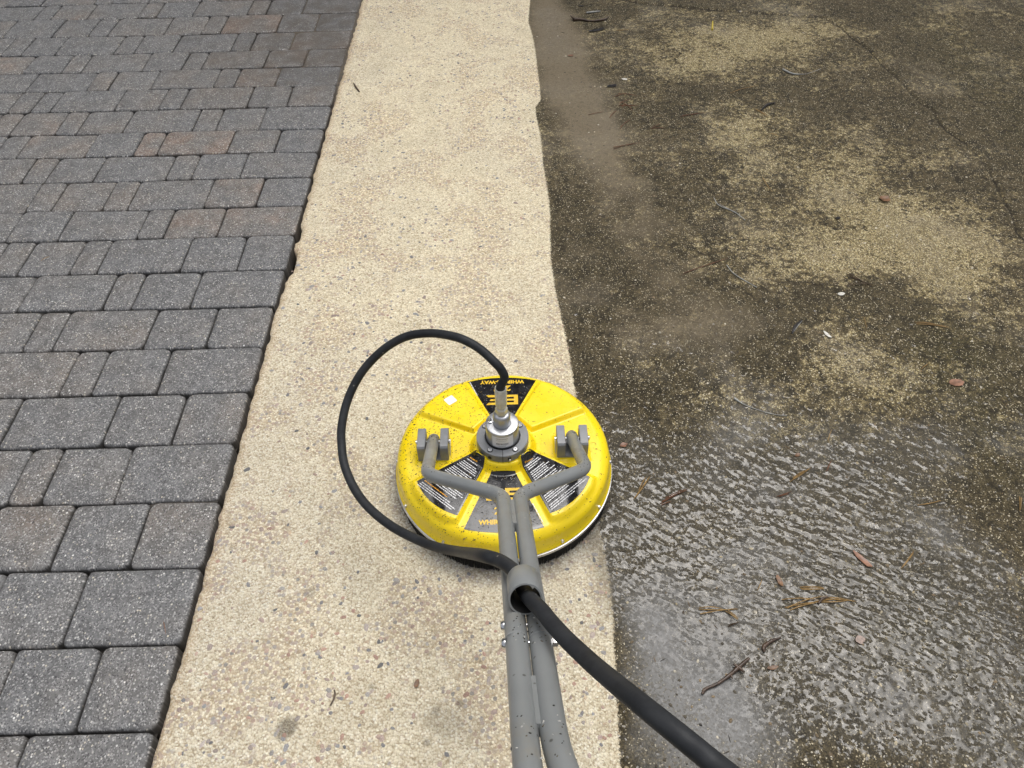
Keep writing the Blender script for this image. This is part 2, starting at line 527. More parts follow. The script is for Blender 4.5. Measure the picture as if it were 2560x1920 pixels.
g = MB()
g.box(-60, 60, -60, 60, -0.6, -0.11)
o = single('ground', g, MT['earth'], (0, 0, 0), None, None, None, kind='structure')

# ---- driveway slab
def axis(parts):
    out = [parts[0][0]]
    for a, b, s0, s1 in parts:
        x, n = a, 0
        while x < b - 1e-6:
            f = (x - a) / (b - a)
            x += s0 + (s1 - s0) * f
            out.append(min(x, b))
    return np.array(out)
xs = axis([(XE, 1.25, .0055, .0055), (1.25, 3.3, .0055, .016), (3.3, 5.0, .02, .06)])
ys = axis([(-1.0, .3, .05, .008), (.3, 2.2, .0055, .0055), (2.2, 4.5, .0055, .010), (4.5, 8.0, .012, .10)])
z4 = lambda x, y: (800 + x * .43397, y * .43397)
z5 = lambda x, y: (1600 + x * .43397, y * .43397)
line = [z4(*p) for p in [(1212, -160), (1212, -60), (1210, 0), (1205, 60), (1200, 120), (1225, 210), (1240, 290), (1250, 380), (1262, 470), (1270, 550), (1270, 578), (1240, 618), (1243, 650), (1250, 690), (1268, 770), (1280, 880), (1290, 980),
         (1305, 1060), (1318, 1150), (1325, 1230), (1325, 1310), (1328, 1400), (1330, 1500), (1345, 1600), (1352, 1659)]] + \
       [(x * D, y * D) for x, y in [(1226, 745), (1240, 830), (1268, 1000), (1292, 1130), (1303, 1180), (1312, 1230), (1322, 1300), (1326, 1400), (1332, 1500), (1337, 1600), (1341, 1659), (1344, 1750)]]
lg = np.array([gp(*p)[:2] for p in line])
lg = lg[np.argsort(lg[:, 1])]
X, Y = np.meshgrid(xs, ys)
def edge_x(y):
    e = XE + .004 + (fbm(y, y * 0, 30, 4, 5) - .5) * .014 + .004 * (fbm(y, y * 0, 6, 2, 9) - .5)
    for (cy, wy, dp) in ((gp(752, 585)[1], .05, .012), (gp(728, 655)[1], .075, .020), (gp(728, 690)[1], .03, .006)):
        e = e + dp * sstep(1, .55, np.abs(y - cy) / wy)
    return e
def wash_x(y):
    return np.interp(y, lg[:, 1], lg[:, 0])
E0 = edge_x(Y)
XX = X + (E0 - XE) * np.clip(1 - (X - XE) / .05, 0, 1)
px, py = XX.ravel(), Y.ravel()
sd = px - wash_x(py)
def blobs(lst):
    r = np.zeros_like(px)
    for cx, cy, rx, ry, a in lst:
        c = gd(cx, cy)
        wx = abs(gd(cx + rx, cy)[0] - gd(cx - rx, cy)[0]) / 2
        wy = abs(gd(cx, cy + ry)[1] - gd(cx, cy - ry)[1]) / 2
        r += a * np.exp(-(((px - c[0]) / wx) ** 2 + ((py - c[1]) / wy) ** 2) * 1.1)
    return r
nA, nB, nC = fbm(px, py, 5, 5, 11) - .5, fbm(px, py, 2.2, 5, 23) - .5, fbm(px, py, 14, 4, 37) - .5
expo = .22 + blobs([(1560, 110, 200, 60, .42), (1640, 265, 110, 60, .22), (1600, 300, 60, 50, .16), (1830, 350, 160, 90, .16), (1950, 480, 260, 120, .25), (1740, 560, 250, 60, .24),
                    (2050, 570, 150, 90, .28), (1480, 560, 80, 40, .15), (1850, 780, 150, 90, .24), (1750, 70, 150, 40, .3), (2080, 60, 130, 60, .1), (2130, 300, 120, 170, -.06), (1255, 560, 60, 220, -.14), (1260, 740, 90, 150, -.12),
                    (1900, 1230, 240, 170, .12), (2050, 1550, 120, 120, .1), (1680, 950, 160, 80, .05)]) + nA * .46 + nB * .36 + nC * .34 + (fbm(px * .55 + py * .4, py * 1.6 - px * .5, 7, 4, 71) - .5) * .34
silt = blobs([(1185, 40, 45, 120, 1.0), (1235, 190, 55, 100, .95), (1285, 265, 60, 80, .85), (1215, 110, 50, 100, .7), (1310, 340, 50, 50, .45), (1345, 410, 60, 50, .42), (1390, 490, 90, 40, .45), (1480, 700, 150, 60, .55), (1430, 580, 100, 60, .5),
              (1600, 690, 90, 50, .3), (1420, 1430, 80, 170, .95), (1480, 1580, 120, 110, .9), (1560, 1450, 90, 120, .5), (1650, 1600, 140, 90, .5), (1640, 1250, 160, 90, .3)]) + nA * .9 + nC * .7
silt = np.clip(silt * 1.15 - .12, 0, 1)
greysilt = np.clip(sstep(1.75, 1.2, py), 0, 1)
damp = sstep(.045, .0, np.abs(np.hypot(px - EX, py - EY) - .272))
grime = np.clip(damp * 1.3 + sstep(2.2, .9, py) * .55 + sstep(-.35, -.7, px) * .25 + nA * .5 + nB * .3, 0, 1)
film = blobs([(1500, 1100, 230, 150, .8), (1750, 1050, 230, 110, .75), (1440, 1300, 130, 160, .7), (1800, 1270, 300, 180, .7), (2050, 1500, 250, 250, .75), (1650, 1500, 200, 250, .5), (1350, 980, 60, 120, .5), (1980, 960, 200, 70, .35), (1900, 1450, 220, 200, .45), (1620, 1150, 260, 130, .35), (2150, 1250, 120, 200, .3), (1200, 60, 40, 100, .3)]) + nA * .8 + nB * .55
film = np.clip(film, 0, 1)
expo = expo - .13 * film
olive = np.clip(blobs([(2080, 760, 170, 90, .8), (2000, 1380, 140, 110, .8), (2150, 950, 100, 150, .6), (2150, 180, 120, 220, .6), (2130, 1600, 120, 120, .5), (1950, 640, 200, 60, .3)]) + nB * .5, 0, 1)
stain = np.zeros_like(px)
z8 = lambda x, y: (400 + x * .4069, 1400 + y * .4069)
for (p, rr, a) in ((z8(785, 1035), .026, .9), (z8(1840, 885), .014, .75), (z8(1700, 930), .017, .65), (z8(1760, 1000), .055, .42), (z8(1640, 1120), .012, .7), (z8(920, 200), .016, .45), (z8(1880, 1000), .06, .18), (z8(1300, 780), .012, .5)):
    c = gp(*p)
    d = np.hypot(px - c[0], py - c[1]) * (1 + nC * 1.2)
    stain = np.maximum(stain, a * sstep(rr, rr * .45, d))
crk = np.array([gp(*z5(*p))[:2] for p in [(-420, -60), (-200, -20), (0, 20), (200, 38), (430, 60), (620, 72), (830, 88), (1060, 105), (1150, 155), (1220, 220), (1320, 290), (1400, 380), (1500, 470), (1560, 540), (1620, 600), (1690, 640), (1710, 690),
        (1760, 750), (1880, 830), (1960, 910), (2020, 1000), (2060, 1080), (2100, 1170), (2150, 1250), (2170, 1340), (2230, 1400), (2400, 1500)]])
def poly_sd(qx, qy, P):
    best, sg = np.full(qx.shape, 1e9), np.ones(qx.shape)
    for a, b in zip(P[:-1], P[1:]):
        e = b - a
        t = np.clip(((qx - a[0]) * e[0] + (qy - a[1]) * e[1]) / (e @ e), 0, 1)
        dx, dy = qx - a[0] - t * e[0], qy - a[1] - t * e[1]
        d = np.hypot(dx, dy)
        s = np.sign(e[0] * (qy - a[1]) - e[1] * (qx - a[0]))
        sg = np.where(d < best, s, sg)
        best = np.minimum(d, best)
    return best * sg
crack = np.full(px.shape, .3)
far = (px > .3) & (py > 1.7)
crack[far] = poly_sd(px[far], py[far], crk)
dirty = sstep(-.002, .004, sd)
zz = (fbm(px, py, 3, 3, 3) - .5) * .004 + (fbm(px, py, 90, 2, 51) - .5) * .0016 + .0012 * dirty * (1 - silt) * (fbm(px, py, 60, 2, 77) - .3)
zz += .004 * sstep(-.004, .006, crack) * sstep(.6, .0, crack) * far - .006 * sstep(.009, 0, np.abs(crack)) * far
zz -= .006 * sstep(.012, 0, px - edge_x(py)) + .003 * sstep(.03, 0, px - edge_x(py)) * fbm(px, py, 60, 2, 8)
ny, nx = X.shape
verts = np.column_stack([px, py, zz])
skirt = np.column_stack([XX[:, 0] - .003 * 0, Y[:, 0], np.full(ny, -.10)])
nv = len(verts)
verts = np.vstack([verts, skirt])
ii = np.arange(ny - 1)[:, None] * nx + np.arange(nx - 1)[None, :]
q = np.stack([ii, ii + 1, ii + nx + 1, ii + nx], -1).reshape(-1, 4)
k = np.arange(ny - 1)
sk = np.stack([k * nx, (k + 1) * nx, nv + k + 1, nv + k], -1)
q = np.vstack([q, sk])
me = bpy.data.meshes.new('driveway')
me.vertices.add(len(verts))
me.vertices.foreach_set('co', verts.astype(np.float32).ravel())
me.loops.add(q.size)
me.loops.foreach_set('vertex_index', q.astype(np.int32).ravel())
me.polygons.add(len(q))
me.polygons.foreach_set('loop_start', np.arange(0, q.size, 4, dtype=np.int32))
me.update(calc_edges=True)
me.validate()
me.shade_smooth()
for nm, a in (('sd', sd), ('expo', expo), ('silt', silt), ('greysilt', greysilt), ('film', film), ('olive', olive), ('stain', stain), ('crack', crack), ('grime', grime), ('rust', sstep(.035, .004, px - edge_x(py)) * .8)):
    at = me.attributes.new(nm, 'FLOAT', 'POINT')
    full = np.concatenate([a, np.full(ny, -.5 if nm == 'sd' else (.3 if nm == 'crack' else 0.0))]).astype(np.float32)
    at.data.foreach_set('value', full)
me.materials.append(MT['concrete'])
slab = bpy.data.objects.new('driveway', me)
COL.objects.link(slab)
slab['kind'] = 'structure'

# ---- larger pebbles of the aggregate standing a little proud
def scatter_mesh(name, items, mat, parent=None, kind='stuff'):
    """items: (centre, [outline pts], colour, height) low domes joined into one mesh"""
    V, Fc, Cc = [], [], []
    for c, ring, colr, hgt in items:
        b, n = len(V), len(ring)
        for (dx, dy) in ring:
            V.append((c[0] + dx, c[1] + dy, c[2] - .0008))
        for (dx, dy) in ring:
            V.append((c[0] + dx * .72, c[1] + dy * .72, c[2] + hgt * .8))
        V.append((c[0], c[1], c[2] + hgt))
        Cc += [colr] * (2 * n + 1)
        for j in range(n):
            k2 = (j + 1) % n
            Fc.append((b + j, b + k2, b + n + k2, b + n + j))
            Fc.append((b + n + j, b + n + k2, b + 2 * n))
    me = bpy.data.meshes.new(name)
    me.from_pydata(V, [], Fc)
    at = me.attributes.new('col', 'FLOAT_COLOR', 'POINT')
    at.data.foreach_set('color', np.array([(*c, 1) for c in Cc], np.float32).ravel())
    me.shade_smooth()
    me.materials.append(mat)
    o = bpy.data.objects.new(name, me)
    COL.objects.link(o)
    if parent: o.parent = parent
    if kind: o['kind'] = kind
    return o
def ring(r, n=6, el=1.0, ang=0.0, jit=.25):
    out = []
    for j in range(n):
        a = 2 * math.pi * j / n
        rr = r * (1 + rnd.uniform(-jit, jit))
        x, y = rr * math.cos(a) * el, rr * math.sin(a)
        out.append((x * math.cos(ang) - y * math.sin(ang), x * math.sin(ang) + y * math.cos(ang)))
    return out
PEBC = [(.40, .26, .20), (.36, .30, .26), (.46, .36, .25), (.33, .31, .29), (.17, .165, .165), (.42, .31, .25), (.27, .265, .265), (.58, .51, .40), (.36, .28, .24), (.38, .33, .30)]
items = []
for i in range(5200):
    y = .35 + 4.4 * rnd.random() ** 1.35
    x = XE + .02 + rnd.random() * (.95 + .02)
    wl = float(wash_x(np.array([y]))[0])
    if x > wl - .008:
        continue
    dens = float(fbm(np.array([x]), np.array([y]), 5, 3, 61)[0])
    if rnd.random() > (.12 + 3.2 * max(0, dens - .42)):
        continue
    z = float((fbm(np.array([x]), np.array([y]), 3, 3, 3)[0] - .5) * .004)
    r = rnd.uniform(.0028, .0062) * (1.25 if rnd.random() < .12 else 1)
    cc = rnd.choice(PEBC)
    k = rnd.uniform(.75, 1.2)
    items.append(((x, y, z), ring(r, 6, rnd.uniform(1, 1.7), rnd.random() * 3.1), tuple(a * k for a in cc), .0009))
for i in range(1300):
    y = .35 + 3.9 * rnd.random() ** 1.2
    wl = float(wash_x(np.array([y]))[0])
    x = wl + .01 + rnd.random() * (.6 + .5 * y)
    z = float((fbm(np.array([x]), np.array([y]), 3, 3, 3)[0] - .5) * .004)
    r = rnd.uniform(.0020, .0042)
    k = rnd.uniform(.5, 1.1)
    cc = rnd.choice([(.46, .40, .28), (.36, .30, .19), (.24, .18, .11), (.55, .5, .40), (.10, .085, .06)])
    items.append(((x, y, z), ring(r, 6, rnd.uniform(1, 1.5), rnd.random() * 3.1), tuple(a * k for a in cc), .0016))
scatter_mesh('aggregate_pebbles', items, MT['pebble'], slab)

# ---- pavers
paving = empty('paved_area', (0, 0, 0), kind='structure')
bed = MB()
BX, BY = np.meshgrid(np.concatenate([np.linspace(-6, -3, 12), np.arange(-2.98, XE, .02)]), np.concatenate([np.linspace(-1, .2, 8), np.arange(.22, 4.7, .02), np.linspace(4.8, 8.5, 12)]))
BZ = -.034 + .026 * sstep(.50, .72, fbm(BX, BY, 4.5, 4, 17))
bed.grid(np.dstack([BX, BY, BZ]).tolist())
part('bedding_sand', bed, MT['soil'], paving, 180)
mud = MB()                                          # brown silt washed into the far joints beside the concrete
P = []
for yy in np.linspace(2.75, 5.2, 50):
    row = []
    for xx in np.linspace(-1.75, XE + .012, 30):
        a = sstep(-1.6, -1.0, np.array(xx)) * sstep(2.85, 3.5, np.array(yy))
        row.append((xx, yy, -.041 + .033 * float(a) + .004 * (float(fbm(np.array([xx]), np.array([yy]), 20, 2, 4)[0]) - .5)))
    P.append(row)
mud.grid(P)
part('joint_silt', mud, MT['mudjoint'], paving, 180)

yr = np.array([29.5, 73.8, 119.3, 164, 210.5, 262.6, 319, 376.7, 439.2, 512.1, 585.9, 672, 763, 864, 978, 1106.6, 1250, 1417, 1610, 1825])
YB = [float(gp(898 - .2724 * v, v)[1]) for v in yr]
YB = [YB[0] + .188] + YB
YB += [YB[-1] - .187, YB[-1] - .374]
za = lambda x, y: (x * .43397, y * .43397)
zb = lambda x, y: (x * .36166, 640 + y * .36166)
zc = lambda x, y: (x * .43408, 1200 + y * .43408)
JO = [[za(*p) for p in r] for r in [
    [(185, 110), (285, 105), (500, 97), (795, 90), (900, 85), (1110, 78), (1425, 72), (1530, 70), (1740, 67)],
    [(15, 208), (305, 195), (515, 187), (628, 185), (945, 183), (1160, 180), (1270, 175), (1592, 168), (1812, 165)],
    [(5, 312), (125, 303), (325, 295), (660, 290), (775, 287), (995, 283), (1330, 278), (1440, 275), (1668, 272)],
    [(135, 405), (358, 400), (470, 395), (820, 390), (1045, 386), (1160, 385), (1515, 380), (1745, 378)],
    [(150, 512), (500, 503), (622, 500), (868, 497), (1228, 493), (1345, 492), (1580, 489)],
    [(178, 628), (293, 625), (665, 615), (915, 610), (1038, 610), (1420, 607), (1650, 605)],
    [(322, 750), (445, 748), (708, 745), (1103, 742), (1238, 740), (1490, 735)],
    [(92, 897), (490, 883), (765, 882), (900, 880), (1305, 872), (1575, 868)],
    [(110, 1050), (250, 1045), (530, 1033), (950, 1020), (1098, 1018), (1378, 1013)],
    [(290, 1203), (585, 1192), (728, 1190), (1170, 1180), (1470, 1178)],
    [(20, 1395), (322, 1380), (780, 1360), (935, 1358), (1243, 1352)],
    [(85, 1582), (388, 1573), (548, 1570), (1035, 1550), (1360, 1547)]]]
JO += [[zb(*p) for p in r] for r in [
    [(105, 385), (690, 370), (900, 355), (1308, 345)],
    [(125, 670), (335, 668), (980, 635), (1410, 625)],
    [(390, 972), (615, 965), (1070, 945)],
    [(0, 1275), (688, 1312), (1170, 1300)]]]
JO += [[zc(*p) for p in r] for r in [
    [(20, 150), (215, 148), (640, 132)],
    [(265, 520), (735, 500)],
    [(0, 612), (340, 955)],
    [(0, 1200), (420, 1450)],
    [(80, 1659)]]]
WS = (.092, .186, .280)                              # the three stone lengths
def paver_mesh(wd, dp, seed):
    r = random.Random(seed)
    a, b = wd / 2, dp / 2
    cr = .014
    outl = []
    for sx, sy, a0 in ((1, 1, 0), (-1, 1, 90), (-1, -1, 180), (1, -1, 270)):
        c = cr * r.uniform(.6, 1.5)
        for t in (0, 45, 90):
            an = math.radians(a0 + t)
            outl.append((sx * (a - c) + c * math.cos(an), sy * (b - c) + c * math.sin(an)))
        nx_, ny_ = {(1, 1): (0, b), (-1, 1): (-a, 0), (-1, -1): (0, -b), (1, -1): (a, 0)}[(sx, sy)]
        outl.append((nx_ * (1 + r.uniform(-.006, .004)) + r.uniform(-.02, .02) * (ny_ != 0), ny_ * (1 + r.uniform(-.008, .004)) + r.uniform(-.02, .02) * (nx_ != 0)))
    rings = []
    for ins, z in ((0, -.06), (0, -.0085), (.0017, -.0042), (.0052, -.0014), (.014, 0)):
        rg = []
        for (x, y) in outl:
            i = ins * r.uniform(.7, 1.35)
            rg.append((x - math.copysign(min(abs(x), i), x), y - math.copysign(min(abs(y), i), y), z + r.uniform(-.0005, .0005)))
        rings.append(rg)
    n = len(outl)
    V = [p for q in rings for p in q] + [(0, 0, .0006)]
    Fc = [(i * n + j, i * n + (j + 1) % n, (i + 1) * n + (j + 1) % n, (i + 1) * n + j) for i in range(4) for j in range(n)]
    Fc += [(4 * n + j, 4 * n + (j + 1) % n, 5 * n) for j in range(n)]
    me = bpy.data.meshes.new('paver')
    me.from_pydata(V, [], Fc)
    me.shade_smooth()
    me.materials.append(MT['paver'])
    return me
DP = .1805
PM = {(s, k): paver_mesh(WS[s], DP, 100 * s + k) for s in range(3) for k in range(6)}
def add_paver(x0, x1, y0, y1, tint, soil):
    wd, dp = x1 - x0 - rnd.uniform(.0012, .0046), y1 - y0 - rnd.uniform(.002, .0055)
    s = min(range(3), key=lambda i: abs(WS[i] - wd))
    o = bpy.data.objects.new('paver', PM[(s, rnd.randrange(6))])
    COL.objects.link(o)
    o.parent = paving
    flip = rnd.random() < .5
    o.location = ((x0 + x1) / 2, (y0 + y1) / 2 + rnd.uniform(-.001, .001), rnd.uniform(-.0036, .0010))
    o.scale = (wd / WS[s], dp / DP, 1)
    o.rotation_euler = (rnd.gauss(0, .009), rnd.gauss(0, .009), rnd.gauss(0, .004) + (math.pi if flip else 0))
    o['tint'] = float(tint)
    o['soil'] = float(soil)
    return o
def tint_r():
    t = rnd.random()
    return rnd.uniform(.0, .34) if t < .72 else (rnd.uniform(.34, .5) if t < .93 else rnd.uniform(.5, .65))
seqs = [(1, 0, 2), (2, 1, 0), (0, 2, 1)]
n_pav = 0
row_left = {}
for ri in range(len(JO)):
    y1, y0 = YB[ri], YB[ri + 1]
    js = sorted(float(gp(*p)[0]) for p in JO[ri])
    xe = XE - .004 + rnd.uniform(-.004, .002)
    js.append(xe)
    x = js[0]
    seq = seqs[ri % 3]
    k = rnd.randrange(3)
    lim = -1.045 - .428 * (y1 - .48) - .03
    while x > lim:                                   # go on past the left edge of the view
        x -= WS[seq[k % 3]] + .005
        k += 1
        js.insert(0, x)
    row_left[ri] = js[0]
    for a, b in zip(js[:-1], js[1:]):
        xm, ym = (a + b) / 2, (y0 + y1) / 2
        wet = float(sstep(-1.75, -.9, np.array(xm)) * sstep(2.9, 3.7, np.array(ym)))
        tn = tint_r()
        if wet > .3 and rnd.random() < .5: tn = rnd.uniform(.4, .7)
        if abs(xm - gp(430, 350)[0]) < .12 and abs(ym - gp(430, 350)[1]) < .09: tn = .72
        if abs(xm - gp(600, 55)[0]) < .12 and abs(ym - gp(600, 55)[1]) < .09: tn = .8
        if abs(xm - gp(640, 555)[0]) < .12 and abs(ym - gp(640, 555)[1]) < .09: tn = .6
        add_paver(a, b, y0, y1, tn, wet * .9)
        n_pav += 1
x, k = XE - .004, 1                                  # the row that only shows in the top left corner
while x > -2.9:
    wd = WS[seqs[1][k % 3]] + .005
    add_paver(x - wd, x, YB[0], YB[0] + .187, tint_r(), .5 * (x > -1.4))
    x -= wd
    k += 1
    n_pav += 1
more = MB()                                          # paving that goes on outside the view
def block(x0, x1, y0, y1):
    i = .006
    more.loft([[(x0, y0, -.05), (x1, y0, -.05), (x1, y1, -.05), (x0, y1, -.05)], [(x0, y0, -.008), (x1, y0, -.008), (x1, y1, -.008), (x0, y1, -.008)],
               [(x0 + i, y0 + i, -.001), (x1 - i, y0 + i, -.001), (x1 - i, y1 - i, -.001), (x0 + i, y1 - i, -.001)]])
for ri in range(-1, 40):
    y0, y1 = (YB[ri + 1], YB[ri]) if 0 <= ri < len(JO) else ((YB[0] + .187 * (ri - len(JO) + 1), YB[0] + .187 * (ri - len(JO) + 2)) if ri >= len(JO) else (YB[len(JO)] - .187, YB[len(JO)]))
    x, k = (row_left[ri] if 0 <= ri < len(JO) else XE - .004), rnd.randrange(3)
    while x > -4.2:
        wd = WS[seqs[ri % 3][k % 3]] + .005
        block(x - wd + .002, x - .002, y0 + .0025, y1 - .0025)
        x -= wd
        k += 1
part('outer_pavers', more, MT['paver'], paving, 30, kind='stuff')

# ================================================================= SURFACE CLEANER
cl = empty('surface_cleaner', (EX, EY, 0), 'round yellow pressure washer surface cleaner with grey twin tube handle on the clean strip', 'surface cleaner')
ZL, HP = .1215, .0125                               # low deck height, height of the raised panels
def psdf(x, y, poly):
    P = [np.array(p) for p in poly]
    d, s = np.full(x.shape, 1e9), np.ones(x.shape)
    n = len(P)
    for i in range(n):
        a, b = P[i], P[(i - 1) % n]
        ex, ey = b - a
        wx, wy = x - a[0], y - a[1]
        t = np.clip((wx * ex + wy * ey) / (ex * ex + ey * ey), 0, 1)
        d = np.minimum(d, np.hypot(wx - t * ex, wy - t * ey))
        c1, c2, c3 = y >= a[1], y < b[1], ex * wy > ey * wx
        s = np.where((c1 & c2 & c3) | (~c1 & ~c2 & ~c3), -s, s)
    return d * s
def arcpts(p, q, bulge, n=6):
    p, q = np.array(p), np.array(q)
    m = (p + q) / 2
    nn = m / np.linalg.norm(m)
    return [tuple(p + (q - p) * t + nn * bulge * 4 * t * (1 - t)) for t in np.linspace(0, 1, n)]
BL = [(-.0725, .050), (-.034, .093)] + arcpts((-.0975, .214), (-.2115, .113), .042)
FLq = [(-.0765, -.023), (-.0425, -.055), (-.1065, -.198), (-.2055, -.0995)]      # label corners: inner left, inner right, outer right, outer left
FL = [(-.081, -.013), (-.037, -.050)] + arcpts((-.107, -.212), (-.220, -.097), .034)
mir = lambda P: [(-x, y) for x, y in P][::-1]
PLAT = [BL, mir(BL), FL, mir(FL)]
def deck(x, y):
    x, y = np.asarray(x, float), np.asarray(y, float)
    r = np.hypot(x, y)
    z = ZL + .003 * (1 - (r / .235) ** 2)
    z = np.where(r > .236, ZL - (.0285 - np.sqrt(np.maximum(0, .0285 ** 2 - np.clip(r - .236, 0, .0285) ** 2))), z)
    d = np.minimum.reduce([psdf(x, y, p) for p in PLAT])
    z = z + HP * sstep(.0040, -.0060, d) * sstep(.252, .239, r)
    z = z + .0265 * sstep(.083, .068, r)              # central boss
    for sx in (-1, 1):                               # bracket pads
        pd = np.maximum(np.abs(x - sx * .169) - .040, np.abs(y + .006) - .036)
        z = z + .003 * sstep(.006, -.001, pd)
    return z
th = np.linspace(0, 2 * math.pi, 433)[:-1]
rr = np.concatenate([np.linspace(.045, .236, 86), .236 + .0285 * np.sin(np.linspace(0, 1, 10)[1:] * math.pi / 2)])
sh = MB()
rings = []
for r in rr:
    x, y = r * np.cos(th), r * np.sin(th)
    z = deck(x, y)
    rings.append([(EX + a, EY + b, c) for a, b, c in zip(x, y, z)])
zb0 = rings[-1][0][2]
for r, z in ((.2660, zb0 - .012), (.2672, .074), (.2690, .0655), (.2715, .0625), (.2722, .0600), (.2712, .0580), (.262, .0580)):
    rings.append([(EX + r * math.cos(t), EY + r * math.sin(t), z) for t in th])
rings = rings[::-1]
sh.loft(rings, cap=False)
shell = part('shell', sh, MT['yellow'], cl, 180)

tr = MB()
tr.lathe([(.2715, .0574), (.2740, .0566), (.2744, .0482), (.2730, .0468), (.262, .0468), (.262, .0574)], (EX, EY, 0), 160, cap=False)
part('trim_ring', tr, MT['trim'], cl, 40)
br = MB()
rb = random.Random(3)
br.lathe([(.2585, .0475), (.2585, .008), (.255, .005), (.250, .0475)], (EX, EY, 0), 120, cap=False)
for ringi, nb in ((0, 640), (1, 600)):
    for i in range(nb):
        a = 2 * math.pi * i / nb + rb.uniform(-.003, .003)
        r0 = .268 - .008 * ringi
        r1 = r0 + rb.uniform(-.002, .0025)
        zt, zbm = .0475, rb.uniform(.002, .0045)
        da = .0058
        br.loft([[(EX + r * math.cos(a + s * da), EY + r * math.sin(a + s * da), z) for (r, s) in ((q + .0012, 0), (q - .0012, -1), (q - .0012, 1))] for q, z in ((r1, zbm), (r0, zt))])
part('brush_skirt', br, MT['bristle'], cl, None, kind='stuff')
for a in (-58, -120, -150, -30, 35, 75, 105, 145, 0, 180):
    a = math.radians(a - 2)
    c = np.array([EX + .2665 * math.cos(a), EY + .2665 * math.sin(a), .0685])
    ax = (math.cos(a), math.sin(a), .05)
    b = MB().lathe([(.0062, 0), (.0062, .0012), (.0044, .0014), (.0044, .0048), (.0036, .0056), (.001, .0057)], c, 6, ax)
    part('bolt', b, MT['steel'], cl, 25)

# ---- labels laid on the deck
def onpt(x, y, lift):
    return (EX + x, EY + y, float(deck(np.array([x]), np.array([y]))[0]) + lift)
def patch(qd, bulge, nu=60, nv_=50, lift=.0006, rnd_c=0.0):
    """inner left, inner right, outer right, outer left"""
    il, ir, orr, ol = [np.array(p) for p in qd]
    P = []
    for v in np.linspace(0, 1, nv_):
        row = []
        for u in np.linspace(0, 1, nu):
            a = il + (ir - il) * u
            b = ol + (orr - ol) * u
            p = a + (b - a) * v
            nn = (ol + orr) / 2
            nn = nn / np.linalg.norm(nn)
            p = p + nn * (bulge[0] * (1 - v) + bulge[1] * v) * 4 * u * (1 - u)
            row.append(p)
        P.append(row)
    arr = np.array(P)
    z = deck(arr[..., 0], arr[..., 1]) + lift
    return MB().grid([[(EX + arr[i, j, 0], EY + arr[i, j, 1], z[i, j]) for j in range(nu)] for i in range(nv_)])
def text_mesh(body, size, bold=.02, xs_=1.0):
    cu = bpy.data.curves.new('lettering', 'FONT')
    cu.body = body
    cu.size = size
    cu.align_x = 'CENTER'
    cu.offset = bold * size
    cu.resolution_u = 2
    cu.space_character = 1.02
    ob = bpy.data.objects.new('lettering', cu)
    COL.objects.link(ob)
    bpy.context.view_layer.update()
    dg = bpy.context.evaluated_depsgraph_get()
    m = ob.evaluated_get(dg).to_mesh()
    V = [(v.co.x * xs_, v.co.y) for v in m.vertices]
    Fc = [tuple(p.vertices) for p in m.polygons]
    ob.evaluated_get(dg).to_mesh_clear()
    bpy.data.objects.remove(ob)
    bpy.data.curves.remove(cu)
    return V, Fc
def decal(VF, cx, cy, rot, lift):
    V, Fc = VF
    c, s = math.cos(rot), math.sin(rot)
    mb = MB()
    pts = [(cx + x * c - y * s, cy + x * s + y * c) for x, y in V]
    zs = deck(np.array([p[0] for p in pts]), np.array([p[1] for p in pts])) + lift
    zmin = zs.min()
    mb.add([(EX + p[0], EY + p[1], z) for p, z in zip(pts, zs)], Fc)
    return mb
def be_logo(h):
    """blocky two-letter mark with slanted ends"""
    u = h / 6.0
    V, Fc = [], []
    def quad(*p):
        k = len(V)
        V.extend([(a * u, b * u) for a, b in p])
        Fc.append(tuple(range(k, k + len(p))))
    quad((-7.2, 0), (-5.3, 0), (-5.3, 6), (-7.2, 6))
    quad((-5.3, 4.7), (-1.2, 4.7), (-.3, 5.2), (-1.0, 6), (-5.3, 6))
    quad((-5.3, 2.5), (-1.4, 2.5), (-1.4, 3.6), (-5.3, 3.6))
    quad((-5.3, 0), (-1.0, 0), (-.3, .8), (-1.2, 1.3), (-5.3, 1.3))
    quad((-1.9, 3.6), (-.3, 3.6), (-.3, 5.2), (-1.2, 4.7), (-1.9, 4.7))
    quad((-1.9, 1.3), (-1.2, 1.3), (-.3, .8), (-.3, 2.5), (-1.9, 2.5))
    quad((.6, 0), (2.5, 0), (2.5, 6), (.6, 6))
    quad((2.5, 4.7), (6.4, 4.7), (7.4, 6), (2.5, 6))
    quad((2.5, 2.5), (5.2, 2.5), (5.9, 3.6), (2.5, 3.6))
    quad((2.5, 0), (7.4, 0), (6.4, 1.3), (2.5, 1.3))
    return V, Fc
def dash_lines(lines, cx, cy, rot, lift, seed):
    """tiny unreadable lines of print: (x0, x1, y, h)"""
    r = random.Random(seed)
    V, Fc = [], []
    for x0, x1, y, h in lines:
        x = x0
        while x < x1:
            l = min(r.uniform(.0028, .010), x1 - x)
            k = len(V)
            V += [(x, y), (x + l, y), (x + l, y + h), (x, y + h)]
            Fc.append((k, k + 1, k + 2, k + 3))
            x += l + r.uniform(.0008, .0016)
    return decal((V, Fc), cx, cy, rot, lift)
